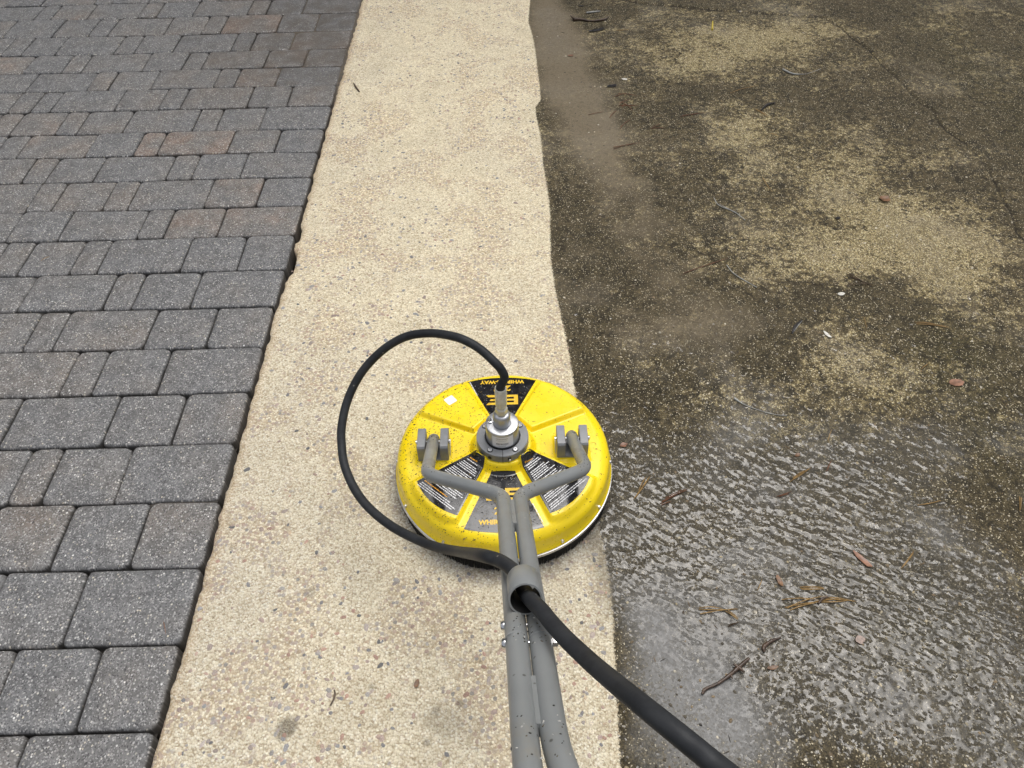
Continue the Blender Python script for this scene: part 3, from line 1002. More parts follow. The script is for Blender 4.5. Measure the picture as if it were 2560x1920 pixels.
for nm, sgn, quad_, bl in (('front', 1, [(-.029, -.0735), (.029, -.0735), (.0915, -.2265), (-.0915, -.2265)], (.003, .012)), ('back', -1, [(-.030, .103), (.030, .103), (.0905, .2275), (-.0905, .2275)], (.003, .012))):
    badge = part('badge_label', patch(quad_, bl), MT['label'], cl, 180, 'black wedge label with yellow lettering at the %s of the deck' % nm)
    rot = 0 if sgn == 1 else math.pi
    yb = (-.153, -.190, -.2165) if sgn == 1 else (.176, .2085, .2285)
    lift = .0009
    part('lettering', decal(be_logo(.034), 0.0, yb[0] if sgn == 1 else yb[0], rot, lift), MT['ink_y'], badge, None)
    part('lettering', decal(text_mesh('20"', .026, .03, 1.25), 0.0, yb[1], rot, lift), MT['ink_y'], badge, None)
    part('lettering', decal(text_mesh('WHIRL-A-WAY', .0165, .045, 1.02), 0.0, yb[2] - (0 if sgn == 1 else .0), rot, lift), MT['ink_y'], badge, None)
    sx = .0775 if sgn == 1 else -.0775
    ln = dash_lines([(-.028, .028, 0, .0022)], sx * (1.0 if sgn == 1 else .97), -.19 * sgn + (0 if sgn == 1 else .012), math.radians(-67 if sgn == 1 else 113), lift, 4)
    part('fine_print', ln, MT['ink_w'], badge, None, kind='stuff')
for sx in (-1, 1):
    qd = FLq if sx == -1 else [(-FLq[1][0], FLq[1][1]), (-FLq[0][0], FLq[0][1]), (-FLq[3][0], FLq[3][1]), (-FLq[2][0], FLq[2][1])]
    lab = part('instruction_label', patch(qd, (-.006, .016)), MT['label'], cl, 180, 'dark instruction label with tiny white print on the %s front panel' % ('left' if sx < 0 else 'right'))
    il, ir, orr, ol = [np.array(p) for p in qd]
    ci, cf = (il + ir) / 2, (ol + orr) / 2
    rad = (cf - ci) / np.linalg.norm(cf - ci)
    tan = np.array([-rad[1], rad[0]])
    rot = math.atan2(tan[1], tan[0])
    L = np.linalg.norm(cf - ci)
    ww, oo = [], []
    rr_ = random.Random(8 + sx)
    v = .012
    idx = 0
    while v < L + .004:
        hw0 = (np.linalg.norm(ir - il) * (1 - v / L) + np.linalg.norm(orr - ol) * v / L) / 2 - .007
        head = idx in ((0,) if sx > 0 else (0, 12, 17))
        a, b_ = -hw0 + .002, hw0 - .002 - rr_.random() ** 2 * hw0 * .9
        if head: b_ = -hw0 + hw0 * 1.3
        (oo if head else ww).append((a, b_, -v, .0026 if head else .0023))
        v += .0056 if not head else .0072
        if rr_.random() < .12: v += .004
        idx += 1
    part('fine_print', dash_lines(ww, ci[0], ci[1], rot, .0009, 20 + sx), MT['ink_w'], lab, None, kind='stuff')
    part('fine_print', dash_lines(oo, ci[0], ci[1], rot, .0009, 30 + sx), MT['ink_o'], lab, None, kind='stuff')
q0 = np.array([-.1345, .152])
an = math.radians(38)
Vq = [(a * .013, b * .013) for a, b in ((-1, -.85), (-.85, -1), (.85, -1), (1, -.85), (1, .85), (.85, 1), (-.85, 1), (-1, .85))]
part('sticker', decal((Vq, [tuple(range(8))]), q0[0], q0[1], an, .0008), MT['sticker'], cl, None, 'small white sticker on the rear left panel')

# ---- splashed grit and water beads
items = []
rs = random.Random(12)
for i in range(2600):
    a = rs.uniform(0, 2 * math.pi)
    r = .262 * math.sqrt(rs.uniform(.06, 1))
    x, y = r * math.cos(a), r * math.sin(a)
    pr = .16 + .84 * float(sstep(.10, -.20, np.array(x)))
    if rs.random() > pr * (.5 + float(fbm(np.array([x]), np.array([y]), 14, 3, 2)[0])):
        continue
    c = onpt(x, y, .0003)
    s = rs.uniform(.0006, .0013) * (1.8 if rs.random() < .05 else 1)
    k = rs.uniform(.6, 1.4)
    ang = math.atan2(-y * 0 + .6, .75) if x < 0 else rs.uniform(2.2, 2.9)
    items.append((c, ring(s, 5, rs.uniform(1, 2.6), ang + rs.gauss(0, .25)), tuple(v * k for v in rs.choice([(.09, .065, .015), (.15, .10, .02), (.05, .036, .014), (.20, .13, .03)])), .0004))
ob = scatter_mesh('grit_splash', items, MT['crumb'], cl)
ob.data.transform(Matrix.Translation((-EX, -EY, 0)))
items = []
for i in range(420):
    fr = rs.random() < .5
    y = rs.uniform(-.225, -.08) if fr else rs.uniform(.11, .22)
    x = rs.uniform(-1, 1) * abs(y) * .36
    if rs.random() < .45:
        v = rs.uniform(.05, .98)
        u = rs.uniform(.05, .95)
        il, ir, orr, ol = [np.array(p) for p in FLq]
        p = (il + (ir - il) * u) * (1 - v) + (ol + (orr - ol) * u) * v
        x, y = (p[0] if rs.random() < .5 else -p[0]), p[1]
    items.append((onpt(x, y, .0012), ring(rs.uniform(.0009, .0024), 8, 1, 0, .12), (1, 1, 1), .0007))
ob = scatter_mesh('water_beads', items, MT['water'], cl)
ob.data.transform(Matrix.Translation((-EX, -EY, 0)))

# ---- hub: split clamp flange, swivel body, collar
ZB = .1500
fl = MB().lathe([(.040, ZB), (.0625, ZB), (.0632, ZB + .0012), (.0632, ZB + .0225), (.0620, ZB + .0237), (.044, ZB + .0240), (.0428, ZB + .0225), (.0428, ZB)], (EX, EY, 0), 72, cap=False)
flange = part('clamp_flange', fl, MT['grey'], cl, 30)
slot = MB().box(EX - .0006, EX + .0006, EY - .0637, EY - .0428, ZB + .0005, ZB + .0243)
part('split_slot', slot, MT['dark'], flange, None)
sl2 = MB().box(EX + .012, EX + .020, EY - .0634, EY - .054, ZB + .005, ZB + .016, .001)
part('clamp_slot', sl2, MT['dark'], flange, None)
part('clamp_screw', MB().lathe([(.0028, 0), (.0028, .004), (.0012, .0042)], (EX + .017, EY - .0625, ZB + .0105), 10, (0, -1, 0)), MT['zinc'], flange)
hole = MB().lathe([(.0048, 0), (.0048, .0008)], (EX - .031, EY - .0556, ZB + .011), 16, (-.49, -.87, 0))
part('clamp_hole', hole, MT['dark'], flange)
for a in (-125, -55, 145, 35):
    a = math.radians(a)
    c = np.array([EX + .0525 * math.cos(a), EY + .0525 * math.sin(a), ZB + .0239])
    part('counterbore', MB().lathe([(.0072, -.002), (.0072, .0004)], c, 24), MT['dark'], flange)
    sc = part('socket_screw', MB().lathe([(.0056, 0), (.0056, .0022), (.005, .0028), (.0027, .0028), (.0025, .001), (.0006, .001)], c, 24), MT['steel'], flange, 30)
ZS = ZB + .024
body = MB().lathe([(.0418, ZS - .002), (.0418, ZS + .0006)], (EX, EY, 0), 64)
part('seal_ring', body, MT['dark'], cl)
sw = MB().lathe([(.0395, ZS), (.0395, ZS + .048), (.0388, ZS + .0493), (.0372, ZS + .050), (.0215, ZS + .0500)], (EX, EY, 0), 72, cap=False)
sw.lathe([(.0208, ZS + .0495), (.0207, ZS + .076), (.0196, ZS + .0815), (.0172, ZS + .0845), (.013, ZS + .0855), (.004, ZS + .0856)], (EX, EY, 0), 56, cap=True)
swiv = part('swivel', sw, MT['alu'], cl, 40)
# white maker's label wrapped on the swivel
a0, a1 = math.radians(-127), math.radians(-50)
lb = MB().grid([[(EX + .0398 * math.cos(a), EY + .0398 * math.sin(a), z) for a in np.linspace(a0, a1, 20)] for z in (ZS + .0045, ZS + .0425)])
lab = part('maker_label', lb, MT['sticker'], swiv, 60, 'white barcode label wrapped round the silver swivel')
def wrapbars(bars, rad):
    mb = MB()
    for u0, u1, z0, z1 in bars:
        n = 4
        mb.grid([[(EX + rad * math.cos(a), EY + rad * math.sin(a), z) for a in np.linspace(a0 + (a1 - a0) * u0, a0 + (a1 - a0) * u1, n)] for z in (ZS + z0, ZS + z1)])
    return mb
bars, u = [], .2
rb2 = random.Random(5)
while u < .76:
    wd = rb2.choice([.008, .014, .022])
    bars.append((u, u + wd * .7, .0140, .0200))
    u += wd + rb2.choice([.007, .012])
for z, u0, u1, h in ((.0345, .2, .74, .0022), (.0285, .22, .7, .0010), (.0085, .26, .66, .0018)):
    u = u0
    while u < u1:
        wd = rb2.uniform(.015, .03)
        bars.append((u, min(u + wd, u1), z, z + h))
        u += wd + .022
part('barcode', wrapbars(bars, .04005), MT['ink_k'], lab, None, kind='stuff')
gz = np.array([EX - .0285, EY + .0035, ZS + .050])
part('grease_nipple', MB().lathe([(.0058, 0), (.0058, .0035), (.0036, .004), (.0036, .0075), (.0028, .009), (.0032, .0105), (.001, .0125)], gz, 12), MT['steel'], swiv, 30)

# ---- brackets
for sx in (-1, 1):
    xo, y0, y1 = EX + sx * .1690, EY - .035, EY + .028
    zb_, zt = ZL + .003, ZL + .055
    bk = MB()
    bk.box(xo - .0375, xo + .0375, y0, y1, zb_ - .002, zb_ + .0065, .0015)
    brk = part('clevis_bracket', bk, MT['grey'], cl, 30)
    for s2 in (-1, 1):
        xa, xb = (xo - .0375, xo - .0175) if s2 < 0 else (xo + .0175, xo + .0375)
        prof = [(y0 + .0008, zb_ + .006), (y0 + .0004, zt - .012), (y0 + .002, zt - .005), (y0 + .006, zt - .001), (y0 + .011, zt), (y1 - .002, zt), (y1 - .0005, zt - .002), (y1 - .0005, zb_ + .006)]
        lo = MB()
        c = .0012
        cy, cz = (y0 + y1) / 2, (zb_ + zt) / 2
        sh_ = lambda f: [(cy + (a - cy) * f, cz + (b - cz) * f) for a, b in prof]
        lo.loft([[(xx, a, b) for a, b in pr] for xx, pr in ((xa, sh_(.955)), (xa + c, prof), (xb - c, prof), (xb, sh_(.955)))])
        part('lug', lo, MT['grey'], brk, 30)
    pv = (xo, EY - .002, ZL + .038)
    part('pivot_bolt', MB().lathe([(.0055, -.0425), (.0055, -.0385), (.0032, -.0385), (.0032, .0385), (.0066, .0385), (.0066, .0425), (.003, .044)], pv, 12, (1, 0, 0)), MT['steel'], brk, 30)
    pin = [np.array(pv) + np.array(p) for p in [(sx * -.041, .006, .001), (sx * -.0415, -.002, .0045), (sx * -.0415, -.012, .001), (sx * -.0415, -.022, -.012), (sx * -.041, -.026, -.024)]]
    part('retaining_clip', MB().tube(catmull(pin, 4), .0011, 6), MT['zinc'], brk, 180)

# ---- handle: two bent tubes side by side, rising towards the operator
HS, HY, HZ = .75, EY - .002, ZL + .038
def hp(x, y, lift=0.0):
    d = ray(x, y)
    t = (HZ + HS * HY - CAM_H) / (d[2] + HS * d[1])
    p = EYE + d * t
    return p + lift * np.array([0, HS, 1]) / math.hypot(1, HS)
TR = .0143
hnd = empty('handle', (0, 0, 0))
hnd.parent = cl
hnd.location = (0, 0, 0)
def hpart(name, mb, mat, smooth=35, label=None):
    return part(name, mb, mat, hnd, smooth, label)
pl = [np.array([EX - .1695, HY + .016, HZ - .010]), np.array([EX - .1695, HY, HZ]), hp(1067, 1186), hp(1254, 1240), hp(1291, 1600), hp(1316, 1875)]
pr_ = [np.array([EX + .1695, HY + .016, HZ - .010]), np.array([EX + .1695, HY, HZ]), hp(1466, 1172), hp(1302, 1236), hp(1352, 1600), hp(1389, 1875)]
# straight run: keep the two tubes exactly side by side
for L_, R_ in ((pl, pr_),):
    for i in (4, 5):
        m = (L_[i] + R_[i]) / 2
        L_[i], R_[i] = m - np.array([TR + .0002, 0, 0]), m + np.array([TR + .0002, 0, 0])
    m = (L_[3] + R_[3]) / 2
    L_[3], R_[3] = m - np.array([TR + .0012, 0, 0]), m + np.array([TR + .0012, 0, 0])
dirv = pl[5] - pl[4]
dirv /= np.linalg.norm(dirv)
endL, endR = pl[5] + dirv * .35 + np.array([.004, 0, 0]), pr_[5] + dirv * .35 + np.array([.055, 0, 0])
hpart('tube', MB().tube(fillet(pl[:5] + [pl[5], endL], .036, 9), TR, 24), MT['tube'], 50)
hpart('tube', MB().tube(fillet(pr_[:5] + [pr_[5], endR], .036, 9), TR, 24), MT['tube'], 50)
hn = np.array([0, HS, 1]) / math.hypot(1, HS)
mid = lambda y: (hp(1291 + (y - 1600) * .094, y) + hp(1352 + (y - 1600) * .13, y)) / 2
axd = mid(1700) - mid(1500)
axd /= np.linalg.norm(axd)
def along(y):
    t = (y - 1236) / (1830 - 1236)
    a, b = (pl[3] + pr_[3]) / 2, (pl[5] + pr_[5]) / 2
    # find the point of the centre line whose image height is y
    lo, hi = 0.0, 1.3
    for _ in range(30):
        m_ = (lo + hi) / 2
        p = a + (b - a) * m_
        qv = p - EYE
        yy = 960 - F * (qv @ UP) / (qv @ fwd)
        lo, hi = (m_, hi) if yy < y else (lo, m_)
    return a + (b - a) * lo
for ya, yb_ in ((1258, 1318), (1704, 1826)):         # weld plates between the tubes
    A, B_ = along(ya), along(yb_)
    wp = MB()
    for P0, P1 in ((A, B_),):
        sw_ = np.array([.0048, 0, 0])
        r0 = [P0 - sw_ + hn * .0075, P0 + sw_ + hn * .0075, P0 + sw_ - hn * .0075, P0 - sw_ - hn * .0075]
        r1 = [P1 - sw_ + hn * .0075, P1 + sw_ + hn * .0075, P1 + sw_ - hn * .0075, P1 - sw_ - hn * .0075]
        wp.loft([r0, r1])
    hpart('weld_strip', wp, MT['tube'])
for sgn in (-1, 1):                                   # step where the lower tube sleeves over the upper one
    c = along(1606) + np.array([sgn * (TR + .0006), 0, 0])
    hpart('sleeve_edge', MB().lathe([(TR + .0003, -.0025), (TR + .0008, -.0012), (TR + .0008, .0004), (TR + .0002, .0012)], c, 28, axd, cap=False), MT['tube'], 40)
for y in (1563, 1607):
    c = along(y)
    l = c - np.array([2 * TR + .0006, 0, 0])
    hpart('button_bolt', MB().lathe([(.0066, -.001), (.0066, .0012), (.005, .0036), (.001, .0042)], l, 18, (-1, 0, 0)), MT['steel'], 40)
    r_ = c + np.array([2 * TR + .0006, 0, 0])
    hpart('bolt_shank', MB().lathe([(.0028, -.0305), (.0028, .005)], r_, 10, (1, 0, 0)), MT['steel'])
    hpart('nut', MB().lathe([(.0058, -.001), (.0058, .0062), (.003, .0075)], r_, 6, (1, 0, 0)), MT['steel'], 20)
items = []
rg_ = random.Random(21)
for path in (fillet(pl[:5] + [pl[5], endL], .036, 9), fillet(pr_[:5] + [pr_[5], endR], .036, 9)):
    for i in range(120):
        u = rg_.random() ** 1.2 * (len(path) - 2.01)
        k = int(u)
        p = path[k] + (path[k + 1] - path[k]) * (u - k)
        t_ = (path[k + 1] - path[k]) / np.linalg.norm(path[k + 1] - path[k])
        upn = np.array([0, 0, 1.0]) - t_ * t_[2]
        upn /= np.linalg.norm(upn)
        f = rg_.gauss(0, .6)
        q_ = p + TR * (upn * math.cos(f) + np.cross(t_, upn) * math.sin(f))
        items.append((q_ - np.array([EX, EY, 0]), ring(rg_.uniform(.0005, .0013), 5, rg_.uniform(1, 2), rg_.random() * 3), rg_.choice([(.05, .045, .035), (.03, .028, .024), (.42, .41, .38), (.10, .085, .06)]), .0006))
gob = scatter_mesh('tube_grit', items, MT['crumb'], hnd)
# hose guide ring on top of the tubes
g0 = along(1528) + hn * (.0100 + .0215)
RO, RI, GL = .0222, .0196, .029
gd_ = MB().lathe([(RI, -GL), (RO - .0004, -GL), (RO, -GL + .0006), (RO, GL - .0006), (RO - .0004, GL), (RI, GL)], g0, 40, axd, cap=False)
hpart('hose_guide', gd_, MT['tube'], 40)
gi = MB().lathe([(RI, GL), (RI - .0002, GL - .001), (RI - .0002, -GL)], g0, 40, axd, cap=False)
hpart('guide_bore', gi, MT['dark'], 40)

# ================================================================= HOSE
def at_z(x, y, z):
    d = ray(x, y)
    return EYE + d * ((z - CAM_H) / d[2])
ZN = ZS + .0850
hose = empty('pressure_hose', (EX, EY, 0), 'black rubber pressure hose looping from the silver swivel through the grey handle guide', 'hose')
nut = MB().lathe([(.0118, 0), (.0148, .002), (.0148, .019), (.0118, .022)], (EX, EY, ZN), 6)
part('hex_nut', nut, MT['zinc'], hose, 25)
nk = MB().lathe([(.0105, .021), (.0105, .027), (.0122, .0275), (.0122, .031)], (EX, EY, ZN), 32, cap=False)
part('collar', nk, MT['zinc'], hose, 30)
fe = MB()
ZF = ZN + .030
rg = []
for r, z in ((.0105, .058), (.0130, .058), (.0135, .0565), (.0135, .002), (.012, 0)):
    rg.append([(EX + (r + (.00035 if (j % 4 < 2 and .0015 < z < .057) else 0)) * math.cos(j * 2 * math.pi / 48), EY + (r + (.00035 if (j % 4 < 2 and .0015 < z < .057) else 0)) * math.sin(j * 2 * math.pi / 48), ZF + z) for j in range(48)])
fe.loft(rg[::-1], cap=False)
part('crimped_ferrule', fe, MT['zinc'], hose, 30)
HR = .0101
hpts = [(EX, EY, ZF + .035), (EX, EY, ZF + .062)]
for x, y, z in [(1261, 945, .374), (1254, 926, .394), (1240, 909, .410), (1202, 874, .428), (1165, 852, .436), (1129, 840, .434), (1075, 833, .415), (1014, 842, .39), (956, 876, .35), (905, 930, .305), (871, 995, .262), (855, 1060, .232), (854, 1111, .21), (862, 1165, .197),
                (887, 1223, .192), (923, 1270, .196), (974, 1312, .207), (1028, 1342, .226), (1086, 1366, .262), (1147, 1379, .352)]:
    hpts.append(at_z(x, y, z))
def over(x, y, gap):                                  # a point a given gap above the handle
    p = hp(x, y)
    d = (EYE - p) / np.linalg.norm(EYE - p)
    return p + d * gap / float(d @ hn)
hpts += [over(1203, 1388, .016), over(1249, 1402, .030), over(1283, 1425, .034)]
hpts.append(g0 - axd * .034 - hn * .001 - np.array([.006, 0, 0]))
hpts.append(g0 - axd * .01 - hn * .006)
hpts.append(g0 + axd * .026 - hn * .001 + np.array([.006, 0, 0]))
hpts += [over(1352, 1524, .037), over(1377, 1555, .037), over(1411, 1593, .038), over(1460, 1640, .042), over(1505, 1680, .052), over(1603, 1761, .072), over(1701, 1840, .070), over(1792, 1914, .055), over(1920, 2015, .05)]
tail = (hpts[-1] - hpts[-2]) / np.linalg.norm(hpts[-1] - hpts[-2])
hpts += [hpts[-1] + tail * .12, hpts[-1] + tail * .30 + np.array([.02, -.04, -.06]), np.array([.75, -.45, .50]), np.array([1.0, -.70, .10]), np.array([1.25, -.85, .014]), np.array([1.6, -.93, .012])]
part('hose_tube', MB().tube(catmull(hpts, 7), HR, 20), MT['rubber'], hose, 180)

# ================================================================= TREES BEYOND THE TOP OF THE FRAME (seen in the wet ground and the glossy labels)
wv, wf = [], []
rt_ = np.random.default_rng(4)
for i in range(17):
    tx, ty = -19 + 2.4 * i + rt_.uniform(-.7, .7), 13.5 + rt_.uniform(-1.3, 2.0)
    ht = 18.6 + rt_.uniform(-2.2, 2.4)
    n = 10
    for z0, z1, r0, r1 in ((-.2, ht * .5, .26, .19), (ht * .5, ht * .97, .19, .04)):
        k = len(wv)
        for z, r in ((z0, r0), (z1, r1)):
            wv += [(tx + r * math.cos(a), ty + r * math.sin(a), z) for a in np.arange(n) * 2 * math.pi / n]
        wf += [(k + j, k + (j + 1) % n, k + n + (j + 1) % n, k + n + j) for j in range(n)]
    m = 2300
    zc_ = ht * (1 - .84 * rt_.random(m) ** 1.1)
    rad = (.35 + 2.6 * np.sqrt(np.clip((ht - zc_) / ht, 0, 1))) * np.sqrt(rt_.random(m))
    aa = rt_.random(m) * 2 * math.pi
    cen = np.column_stack([tx + rad * np.cos(aa), ty + rad * np.sin(aa), zc_ + .25 * rad])
    u_ = rt_.normal(size=(m, 3))
    u_ /= np.linalg.norm(u_, axis=1)[:, None]
    v_ = np.cross(u_, rt_.normal(size=(m, 3)))
    v_ /= np.linalg.norm(v_, axis=1)[:, None]
    su = rt_.uniform(.14, .34, m)[:, None]
    for c_, a_, b_ in zip(cen, u_ * su, v_ * su * .6):
        k = len(wv)
        wv += [tuple(c_ - a_ - b_), tuple(c_ + a_ - b_), tuple(c_ + a_ + b_), tuple(c_ - a_ + b_)]
        wf.append((k, k + 1, k + 2, k + 3))
me = bpy.data.meshes.new('woodland')
me.from_pydata(wv, [], wf)
me.materials.append(MT['foliage'])
wd_ = bpy.data.objects.new('woodland', me)
COL.objects.link(wd_)
tag(wd_, 'dense dark pine wood standing beyond the driveway', 'woodland', kind='stuff')

# ================================================================= LITTER ON THE CONCRETE
def gz(p):
    return float((fbm(np.array([p[0]]), np.array([p[1]]), 3, 3, 3)[0] - .5) * .004)
def needle_path(a, b, bend, lift, n=7):
    a, b = np.array(a), np.array(b)
    d = b - a
    pn = np.array([-d[1], d[0], 0]) / (np.linalg.norm(d) + 1e-9)
    return [a + d * t + pn * bend * np.linalg.norm(d) * 4 * t * (1 - t) + np.array([0, 0, lift * (1 + .8 * math.sin(3.1 * t))]) for t in np.linspace(0, 1, n)]
def needles(name, label, segs, mat, r=.00105, cat='pine needles'):
    """segs: photograph pixel pairs, one needle each"""
    first = gp(*segs[0][0])
    c = np.array([first[0], first[1], gz(first)])
    if len(segs) == 1:
        (p, q_) = segs[0][:2]
        a, b = gp(*p), gp(*q_)
        mb = MB().tube(needle_path(a, b, rnd.uniform(-.07, .07), c[2] + .0022), [r * .9, r, r, r, r, r * .8, r * .35], 5)
        return single(name, mb, MT[mat], c, label, cat, 60)
    e = empty(name, c, label, cat)
    for i, (p, q_) in enumerate(segs):
        a, b = gp(*p), gp(*q_)
        mb = MB().tube(needle_path(a, b, rnd.uniform(-.05, .05), c[2] + .0020 + .0009 * (i % 3)), [r * .9, r, r, r, r, r * .8, r * .35], 5)
        part('needle', mb, MT[mat], e, 60)
    return e
def twig(name, label, pix, rads, mat='twig', cat='twig', knots=()):
    pts = [gp(*p) for p in pix]
    c = np.array([pts[0][0], pts[0][1], gz(pts[0])])
    P = [np.array([p[0], p[1], c[2] + r * .8 + .0015]) for p, r in zip(pts, rads)]
    path = catmull(P, 5)
    rr2 = np.interp(np.linspace(0, 1, len(path)), np.linspace(0, 1, len(rads)), rads)
    rr2 = [float(v) * rnd.uniform(.85, 1.18) for v in rr2]
    mb = MB().tube(path, rr2, 7)
    for (i, ang, ln, rk) in knots:
        b = P[i]
        d = np.array([math.cos(ang), math.sin(ang), .25])
        mb.tube([b, b + d * ln * .5, b + d * ln], [rk, rk * .8, rk * .4], 6)
    return single(name, mb, MT[mat], c, label, cat, 60)
def leaf(name, label, cpx, L, W, rot, mat, cat='leaf', curl=.25):
    p = gp(*cpx)
    c = np.array([p[0], p[1], gz(p)])
    n = 14
    top, bot = [], []
    for j in range(n):
        a = 2 * math.pi * j / n
        x = L / 2 * math.cos(a) * rnd.uniform(.82, 1.12)
        y = W / 2 * math.sin(a) * rnd.uniform(.75, 1.15)
        z = .0022 + curl * (x * x / L + .6 * y * y / W) + rnd.uniform(0, .0006)
        X_, Y_ = x * math.cos(rot) - y * math.sin(rot), x * math.sin(rot) + y * math.cos(rot)
        top.append((c[0] + X_, c[1] + Y_, c[2] + z + .0006))
        bot.append((c[0] + X_, c[1] + Y_, c[2] + z))
    mid_ = [(c[0] + (p_[0] - c[0]) * .45, c[1] + (p_[1] - c[1]) * .45, c[2] + .0030) for p_ in top]
    midb = [(a, b, d - .0007) for a, b, d in mid_]
    mb = MB().loft([midb, bot, top, mid_])
    return single(name, mb, MT[mat], c, label, cat, 50)
a4 = lambda *p: [z4(*q_) for q_ in p]
a5 = lambda *p: [z5(*q_) for q_ in p]
z6 = lambda x, y: (1440 + x * .5063, 640 + y * .5063)
z7 = lambda x, y: (1440 + x * .5063, 1200 + y * .5063)
a6 = lambda *p: [z6(*q_) for q_ in p]
a7 = lambda *p: [z7(*q_) for q_ in p]

# near, wet concrete
twig('twig', 'knobbly brown twig with a forked end lying right of the hose', a7((622, 1060), (640, 1035), (700, 1008), (760, 965), (800, 930), (852, 884)), [.0024, .0034, .0036, .0040, .0046, .0030], knots=((0, 1.2, .012, .0026), (4, -.9, .014, .0045), (4, 2.6, .012, .0045), (3, -1.4, .010, .003)))
twig('curled_bark', 'small curled brown bark strip above the knobbly twig', a7((928, 852), (925, 828), (960, 800), (1010, 780)), [.003, .0042, .0038, .0018], cat='bark')
leaf('bark_chip', 'little brown bark chip right of the knobbly twig', z7(970, 928), .024, .010, .2, 'leaf_brown', 'bark')
needles('pine_needle_bundle', 'broad sheaf of tan pine needles, the largest bunch, on the wet concrete', [a7((1230, 588), (1385, 600)), a7((1225, 582), (1372, 603)), a7((1015, 594), (1195, 594)), a7((1032, 630), (1200, 600)), a7((1055, 645), (1215, 603)), a7((1040, 636), (1240, 575)), a7((1180, 600), (1300, 585)), a7((1210, 605), (1340, 598))], 'needle_tan', .0012)
twig('needle_sheath', 'dark bud scale across the largest sheaf of needles', a7((1195, 612), (1215, 590), (1245, 580)), [.0022, .003, .002], cat='bud')
needles('pine_needle_bundle', 'three short tan needles just above the largest needle sheaf', [a7((1105, 531), (1225, 535)), a7((1105, 538), (1230, 537)), a7((1112, 543), (1222, 541))], 'needle_tan')
needles('pine_needle_bundle', 'splayed tan needle bunch nearest the hose, three needles bent downwards', [a7((605, 640), (800, 640)), a7((612, 664), (798, 637)), a7((607, 634), (720, 638)), a7((738, 650), (800, 690)), a7((750, 646), (802, 684)), a7((745, 655), (798, 694))], 'needle_tan', .0011)
needles('pine_needles', 'pair of dark needles under the splayed bunch nearest the hose', [a7((750, 725), (805, 700)), a7((752, 720), (790, 708))], 'needle_dark')
needles('pine_needle', 'short upright tan needle left of the largest needle sheaf', [a7((895, 545), (918, 492))], 'needle_tan')
leaf('dark_shred', 'dark brown shredded leaf left of the largest needle sheaf', z7(1003, 500), .030, .012, 1.75, 'leaf_brown', 'leaf')
leaf('leaf', 'long pinkish brown leaf above the largest needle sheaf', z7(1412, 395), .055, .014, -1.0, 'leaf_red')
needles('pine_needles', 'upright pair of tan needles right of the pinkish leaf', [a7((1605, 437), (1665, 352)), a7((1612, 432), (1667, 356))], 'needle_tan', .0013)
leaf('pebble', 'rounded pinkish pebble right of the curled bark strip', z7(1402, 790), .022, .019, .4, 'pinkstone', 'pebble', .05)
# around the cleaner, right side
needles('pine_needle_bundle', 'three tan needles crossing just right of the yellow rim', [a6((285, 1202), (362, 1092)), a6((292, 1196), (366, 1090)), a6((310, 1160), (345, 1095))], 'needle_tan', .0012)
needles('pine_needle_bundle', 'russet needle bunch right of the yellow rim, pointing up right', [a6((415, 1225), (550, 1155)), a6((425, 1215), (548, 1160)), a6((440, 1200), (552, 1152)), a6((420, 1232), (470, 1215))], 'needle_red', .0012)
leaf('leaf_scrap', 'small rusty leaf scrap beside the cleaner bracket side', z6(235, 935), .022, .014, .3, 'leaf_red')
needles('pine_needle_bundle', 'tan needle bunch in the middle of the rippling water', [a6((1055, 1118), (1158, 1048)), a6((1062, 1112), (1160, 1046)), a6((1070, 1100), (1150, 1058))], 'needle_tan', .0012)
needles('pine_needles', 'two russet needles right of the tan bunch in the water', [a6((1235, 1065), (1262, 1008)), a6((1240, 1062), (1258, 1015))], 'needle_red')
needles('pine_needle', 'thin tan needle at the top edge of the rippling water', [a6((1243, 917), (1262, 858))], 'needle_tan')
needles('pine_needles', 'low russet needles below the tan bunch in the water', [a6((990, 1190), (1062, 1165)), a6((1000, 1192), (1050, 1178))], 'needle_red')
leaf('leaf_scrap', 'small tan scrap at the head of the water sheen', z6(1092, 985), .018, .010, .5, 'leaf_brown')
needles('pine_needle', 'long bowed tan needle near the right edge of the water', [a6((1685, 1232), (1802, 1208))], 'needle_tan', .0013)
needles('pine_needles', 'upright tan needles at the right edge of the picture', [a6((2188, 1190), (2190, 1262)), a6((2196, 1195), (2194, 1255))], 'needle_tan', .0012)
# middle distance
leaf('leaf', 'flat salmon pink leaf lying alone on the dark olive concrete', z6(1880, 628), .044, .030, .1, 'leaf_red', 'leaf', .08)
twig('stick', 'curved dark stick with a pale edge on the mottled concrete', a6((1066, 385), (1080, 352), (1112, 322)), [.003, .0045, .002], 'leaf_black', 'stick')
twig('stick_sliver', 'pale sliver beside the curved dark stick', a6((1068, 386), (1088, 356), (1116, 322)), [.001, .0014, .001], 'pale', 'stick')
leaf('chalk_bit', 'chalky white fleck among the tan specks', z6(1308, 190), .024, .014, .2, 'pale_bit', 'fleck')
twig('dry_flower', 'pale dry flower with a white bud head above the rippling water', a6((780, 706), (840, 740), (960, 780), (1040, 790)), [.0035, .0012, .0012, .0008], 'pale', 'stem')
leaf('pale_flake', 'long pale flake right of the curved dark stick', z6(1240, 392), .034, .010, -1.1, 'pale_bit', 'flake')
needles('pine_needle_bundle', 'three parallel tan needles at the right above the olive patch', [a6((1672, 328), (1838, 352)), a6((1678, 338), (1842, 358)), a6((1690, 330), (1800, 350))], 'needle_tan', .0012)
needles('pine_needle', 'short tan needle left of the three parallel needles', [a6((1422, 305), (1435, 362))], 'needle_tan')
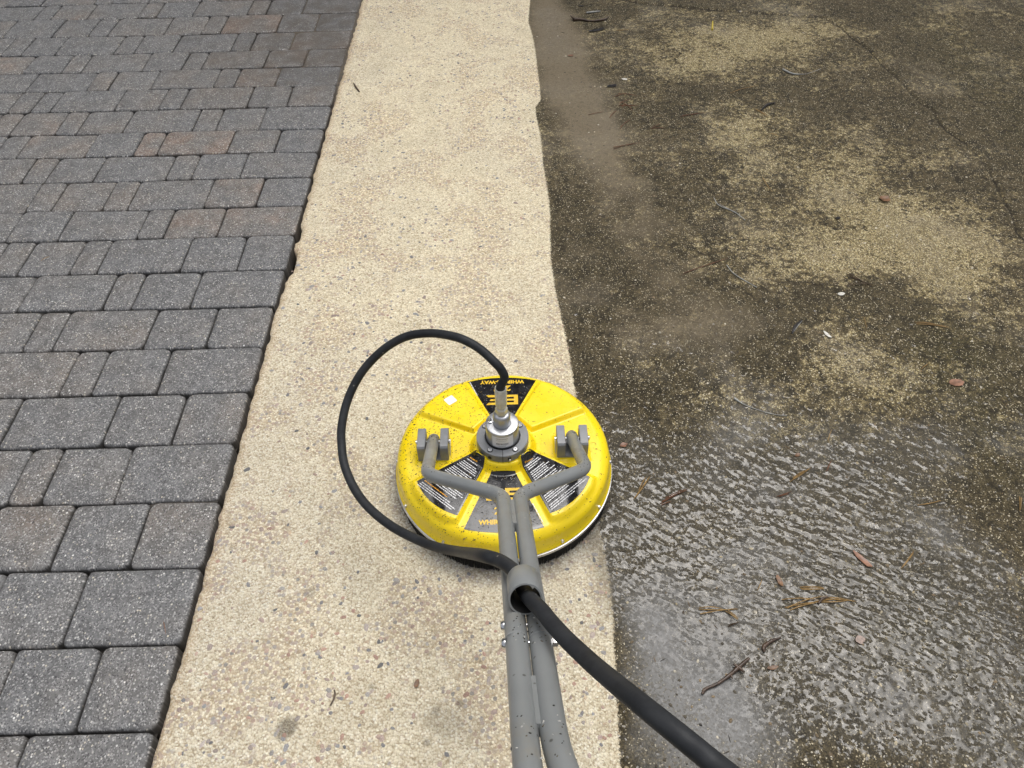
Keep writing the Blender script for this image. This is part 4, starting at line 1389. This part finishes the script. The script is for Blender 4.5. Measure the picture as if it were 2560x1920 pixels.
needles('pine_needle', 'small slanting needle above the salmon leaf', [a6((1705, 560), (1747, 528))], 'needle_tan')
needles('pine_needle', 'long russet needle reaching left from the middle of the soiled concrete', [a5((250, 1578), (508, 1490))], 'needle_red', .0015)
twig('pale_needle', 'pale bent needle trailing down from the long russet needle', a5((498, 1530), (545, 1585), (672, 1660)), [.0013, .0018, .0012], 'pale', 'pine needles')
twig('pale_twig', 'forked bleached twig in the tan speckled patch', a5((425, 1140), (455, 1185), (545, 1225), (605, 1270)), [.0012, .0018, .0022, .0014], 'pale', 'twig', ((2, 2.6, .06, .0014),))
needles('pine_needle_bundle', 'tangled grey brown needle clump right of the bleached twig', [a5((1190, 1580), (1330, 1645)), a5((1200, 1575), (1310, 1655)), a5((1180, 1650), (1350, 1640)), a5((1210, 1600), (1340, 1652))], 'needle_dark', .0014)
needles('pine_needle', 'slanting tan needle left of the tan speckled patch', [a5((705, 1022), (762, 1108))], 'needle_tan', .0013)
leaf('leaf', 'upturned brown leaf corner far right on speckled concrete', z5(1408, 1152), .040, .036, .6, 'leaf_brown', 'leaf', .5)
leaf('seed', 'small black seed husk left of the upturned brown leaf', z5(1140, 1258), .020, .014, .3, 'leaf_black', 'husk')
twig('stick', 'short black curled leaf stalk in the upper soiled area', a5((697, 640), (730, 612), (776, 598)), [.003, .0055, .003], 'leaf_black', 'stick')
needles('pine_needles', 'pair of tan needles under the black curled stalk', [a5((662, 630), (742, 682)), a5((668, 634), (730, 668))], 'needle_tan', .0014)
twig('pale_stick', 'grey stick with a thin tail below the far crack', a5((820, 405), (862, 425), (895, 432), (960, 428), (1040, 400)), [.0045, .004, .003, .001, .0008], 'pale', 'stick')
needles('pine_needle', 'long straw needle between the grey stick and black stalk', [a5((520, 540), (680, 497))], 'needle_tan', .0014)
needles('pine_needle', 'short straw needle right below the pale patch', [a5((745, 770), (802, 786))], 'needle_tan', .0013)
twig('catkin', 'tiny yellow catkin standing out below the far crack', a5((414, 178), (416, 160), (418, 128)), [.006, .004, .003], 'yellow_bit', 'catkin')
needles('pine_needles', 'orange brown needles right of the tangled russet clump', [a5((232, 672), (338, 655)), a5((245, 668), (372, 650))], 'needle_red', .0016)
# along the silt by the wash line
needles('pine_needle_bundle', 'tangled russet needle clump on the silt near the wash line', [a4((1720, 610), (1830, 612)), a4((1730, 590), (1800, 640)), a4((1715, 545), (1830, 560)), a4((1740, 620), (1760, 600)), a4((1700, 560), (1760, 540)), a4((1725, 600), (1795, 575))], 'needle_red', .0016)
needles('pine_needle', 'lone russet needle pointing at the wash line notch', [a4((1545, 665), (1632, 648))], 'needle_red', .0013)
needles('pine_needle', 'russet needle slanting below the tangled clump', [a4((1668, 682), (1712, 638))], 'needle_red', .0014)
needles('pine_needle', 'second slanting needle, just right and below the first', [a4((1728, 742), (1790, 690))], 'needle_red', .0014)
needles('pine_needles', 'two long parallel russet needles below the slanting ones', [a4((1690, 862), (1842, 826)), a4((1688, 852), (1800, 836))], 'needle_red', .0014)
needles('pine_needles', 'low russet needles left of the orange brown pair', [a4((1905, 742), (1990, 740)), a4((1915, 738), (1960, 718))], 'needle_red', .0014)
leaf('chalk_bit', 'white chip above the tangled russet clump', z4(1755, 460), .028, .016, -.3, 'pale_bit', 'fleck')
leaf('dark_shred', 'black leaf mush under the white chip', z4(1680, 498), .05, .022, .2, 'leaf_black', 'leaf')
leaf('leaf_scrap', 'tiny red brown leaf alone on the smooth silt', z4(1442, 323), .030, .014, .1, 'leaf_red')
twig('twig', 'far brown twig with clotted ends near the top of the silt', a4((1460, 122), (1500, 118), (1560, 126), (1640, 120)), [.009, .006, .004, .006], 'twig', 'twig', ((0, 2.0, .03, .006), (3, .6, .03, .005)))
leaf('dark_shred', 'far black leaf mush below the clotted brown twig', z4(1590, 178), .09, .022, .35, 'leaf_black', 'leaf')
twig('pale_stick', 'white plastic looking stick at the top of the silt', a4((1535, 78), (1575, 74), (1615, 69)), [.004, .004, .003], 'pale', 'stick')
needles('pine_needle', 'far straw needle right of the black leaf mush', [a4((1708, 178), (1782, 174))], 'needle_tan', .0018)
leaf('seed', 'black seed at the very top of the silt', z4(1505, 37), .026, .014, 0, 'leaf_black', 'husk')
# on the clean strip and the pavers
twig('twig', 'short dark twig lying on the far clean strip', a4((196, 484), (208, 506), (226, 530)), [.003, .0036, .003], 'twig')
twig('curved_stalk', 'curved ochre and black stalk on the near clean strip', [z8(*p) for p in ((1048, 896), (1066, 862), (1076, 825), (1072, 800))], [.0016, .0022, .0022, .0015], 'needle_dark', 'stalk')
leaf('leaf_scrap', 'ragged rust brown leaf scrap on the near clean strip', z8(1578, 760), .020, .012, 1.3, 'leaf_brown')
needles('pine_needle', 'reddish needle lying on the large near paver', [[zc(943, 818), zc(956, 892)]], 'needle_red')
needles('pine_needle', 'pale curved straw on a middle paver at left', [[za(238, 1506), za(288, 1480)]], 'needle_tan')

# uncountable fine litter on the soiled concrete
items = []
for i in range(2600):
    y = .4 + 4.2 * rnd.random()
    x = float(wash_x(np.array([y]))[0]) + .02 + rnd.random() * (.7 + .55 * y)
    n_ = float(fbm(np.array([x]), np.array([y]), 3, 3, 91)[0])
    if rnd.random() > 2.2 * max(0, n_ - .38) + .08:
        continue
    c = (x, y, gz((x, y)) + .0006)
    k = rnd.uniform(.6, 1.3)
    cc = rnd.choice([(.02, .016, .012), (.035, .026, .017), (.06, .04, .022), (.15, .10, .05), (.025, .02, .017)])
    long_ = rnd.random() < .35
    items.append((c, ring(rnd.uniform(.0008, .0013) if long_ else rnd.uniform(.0012, .0030), 5, rnd.uniform(6, 12) if long_ else rnd.uniform(1, 2), rnd.random() * 3.1), tuple(v * k for v in cc), .0012))
ob = scatter_mesh('fine_litter', items, MT['crumb'], None)
tag(ob, 'fine dark crumbs and needle bits strewn over the soiled concrete', 'litter', kind='stuff')
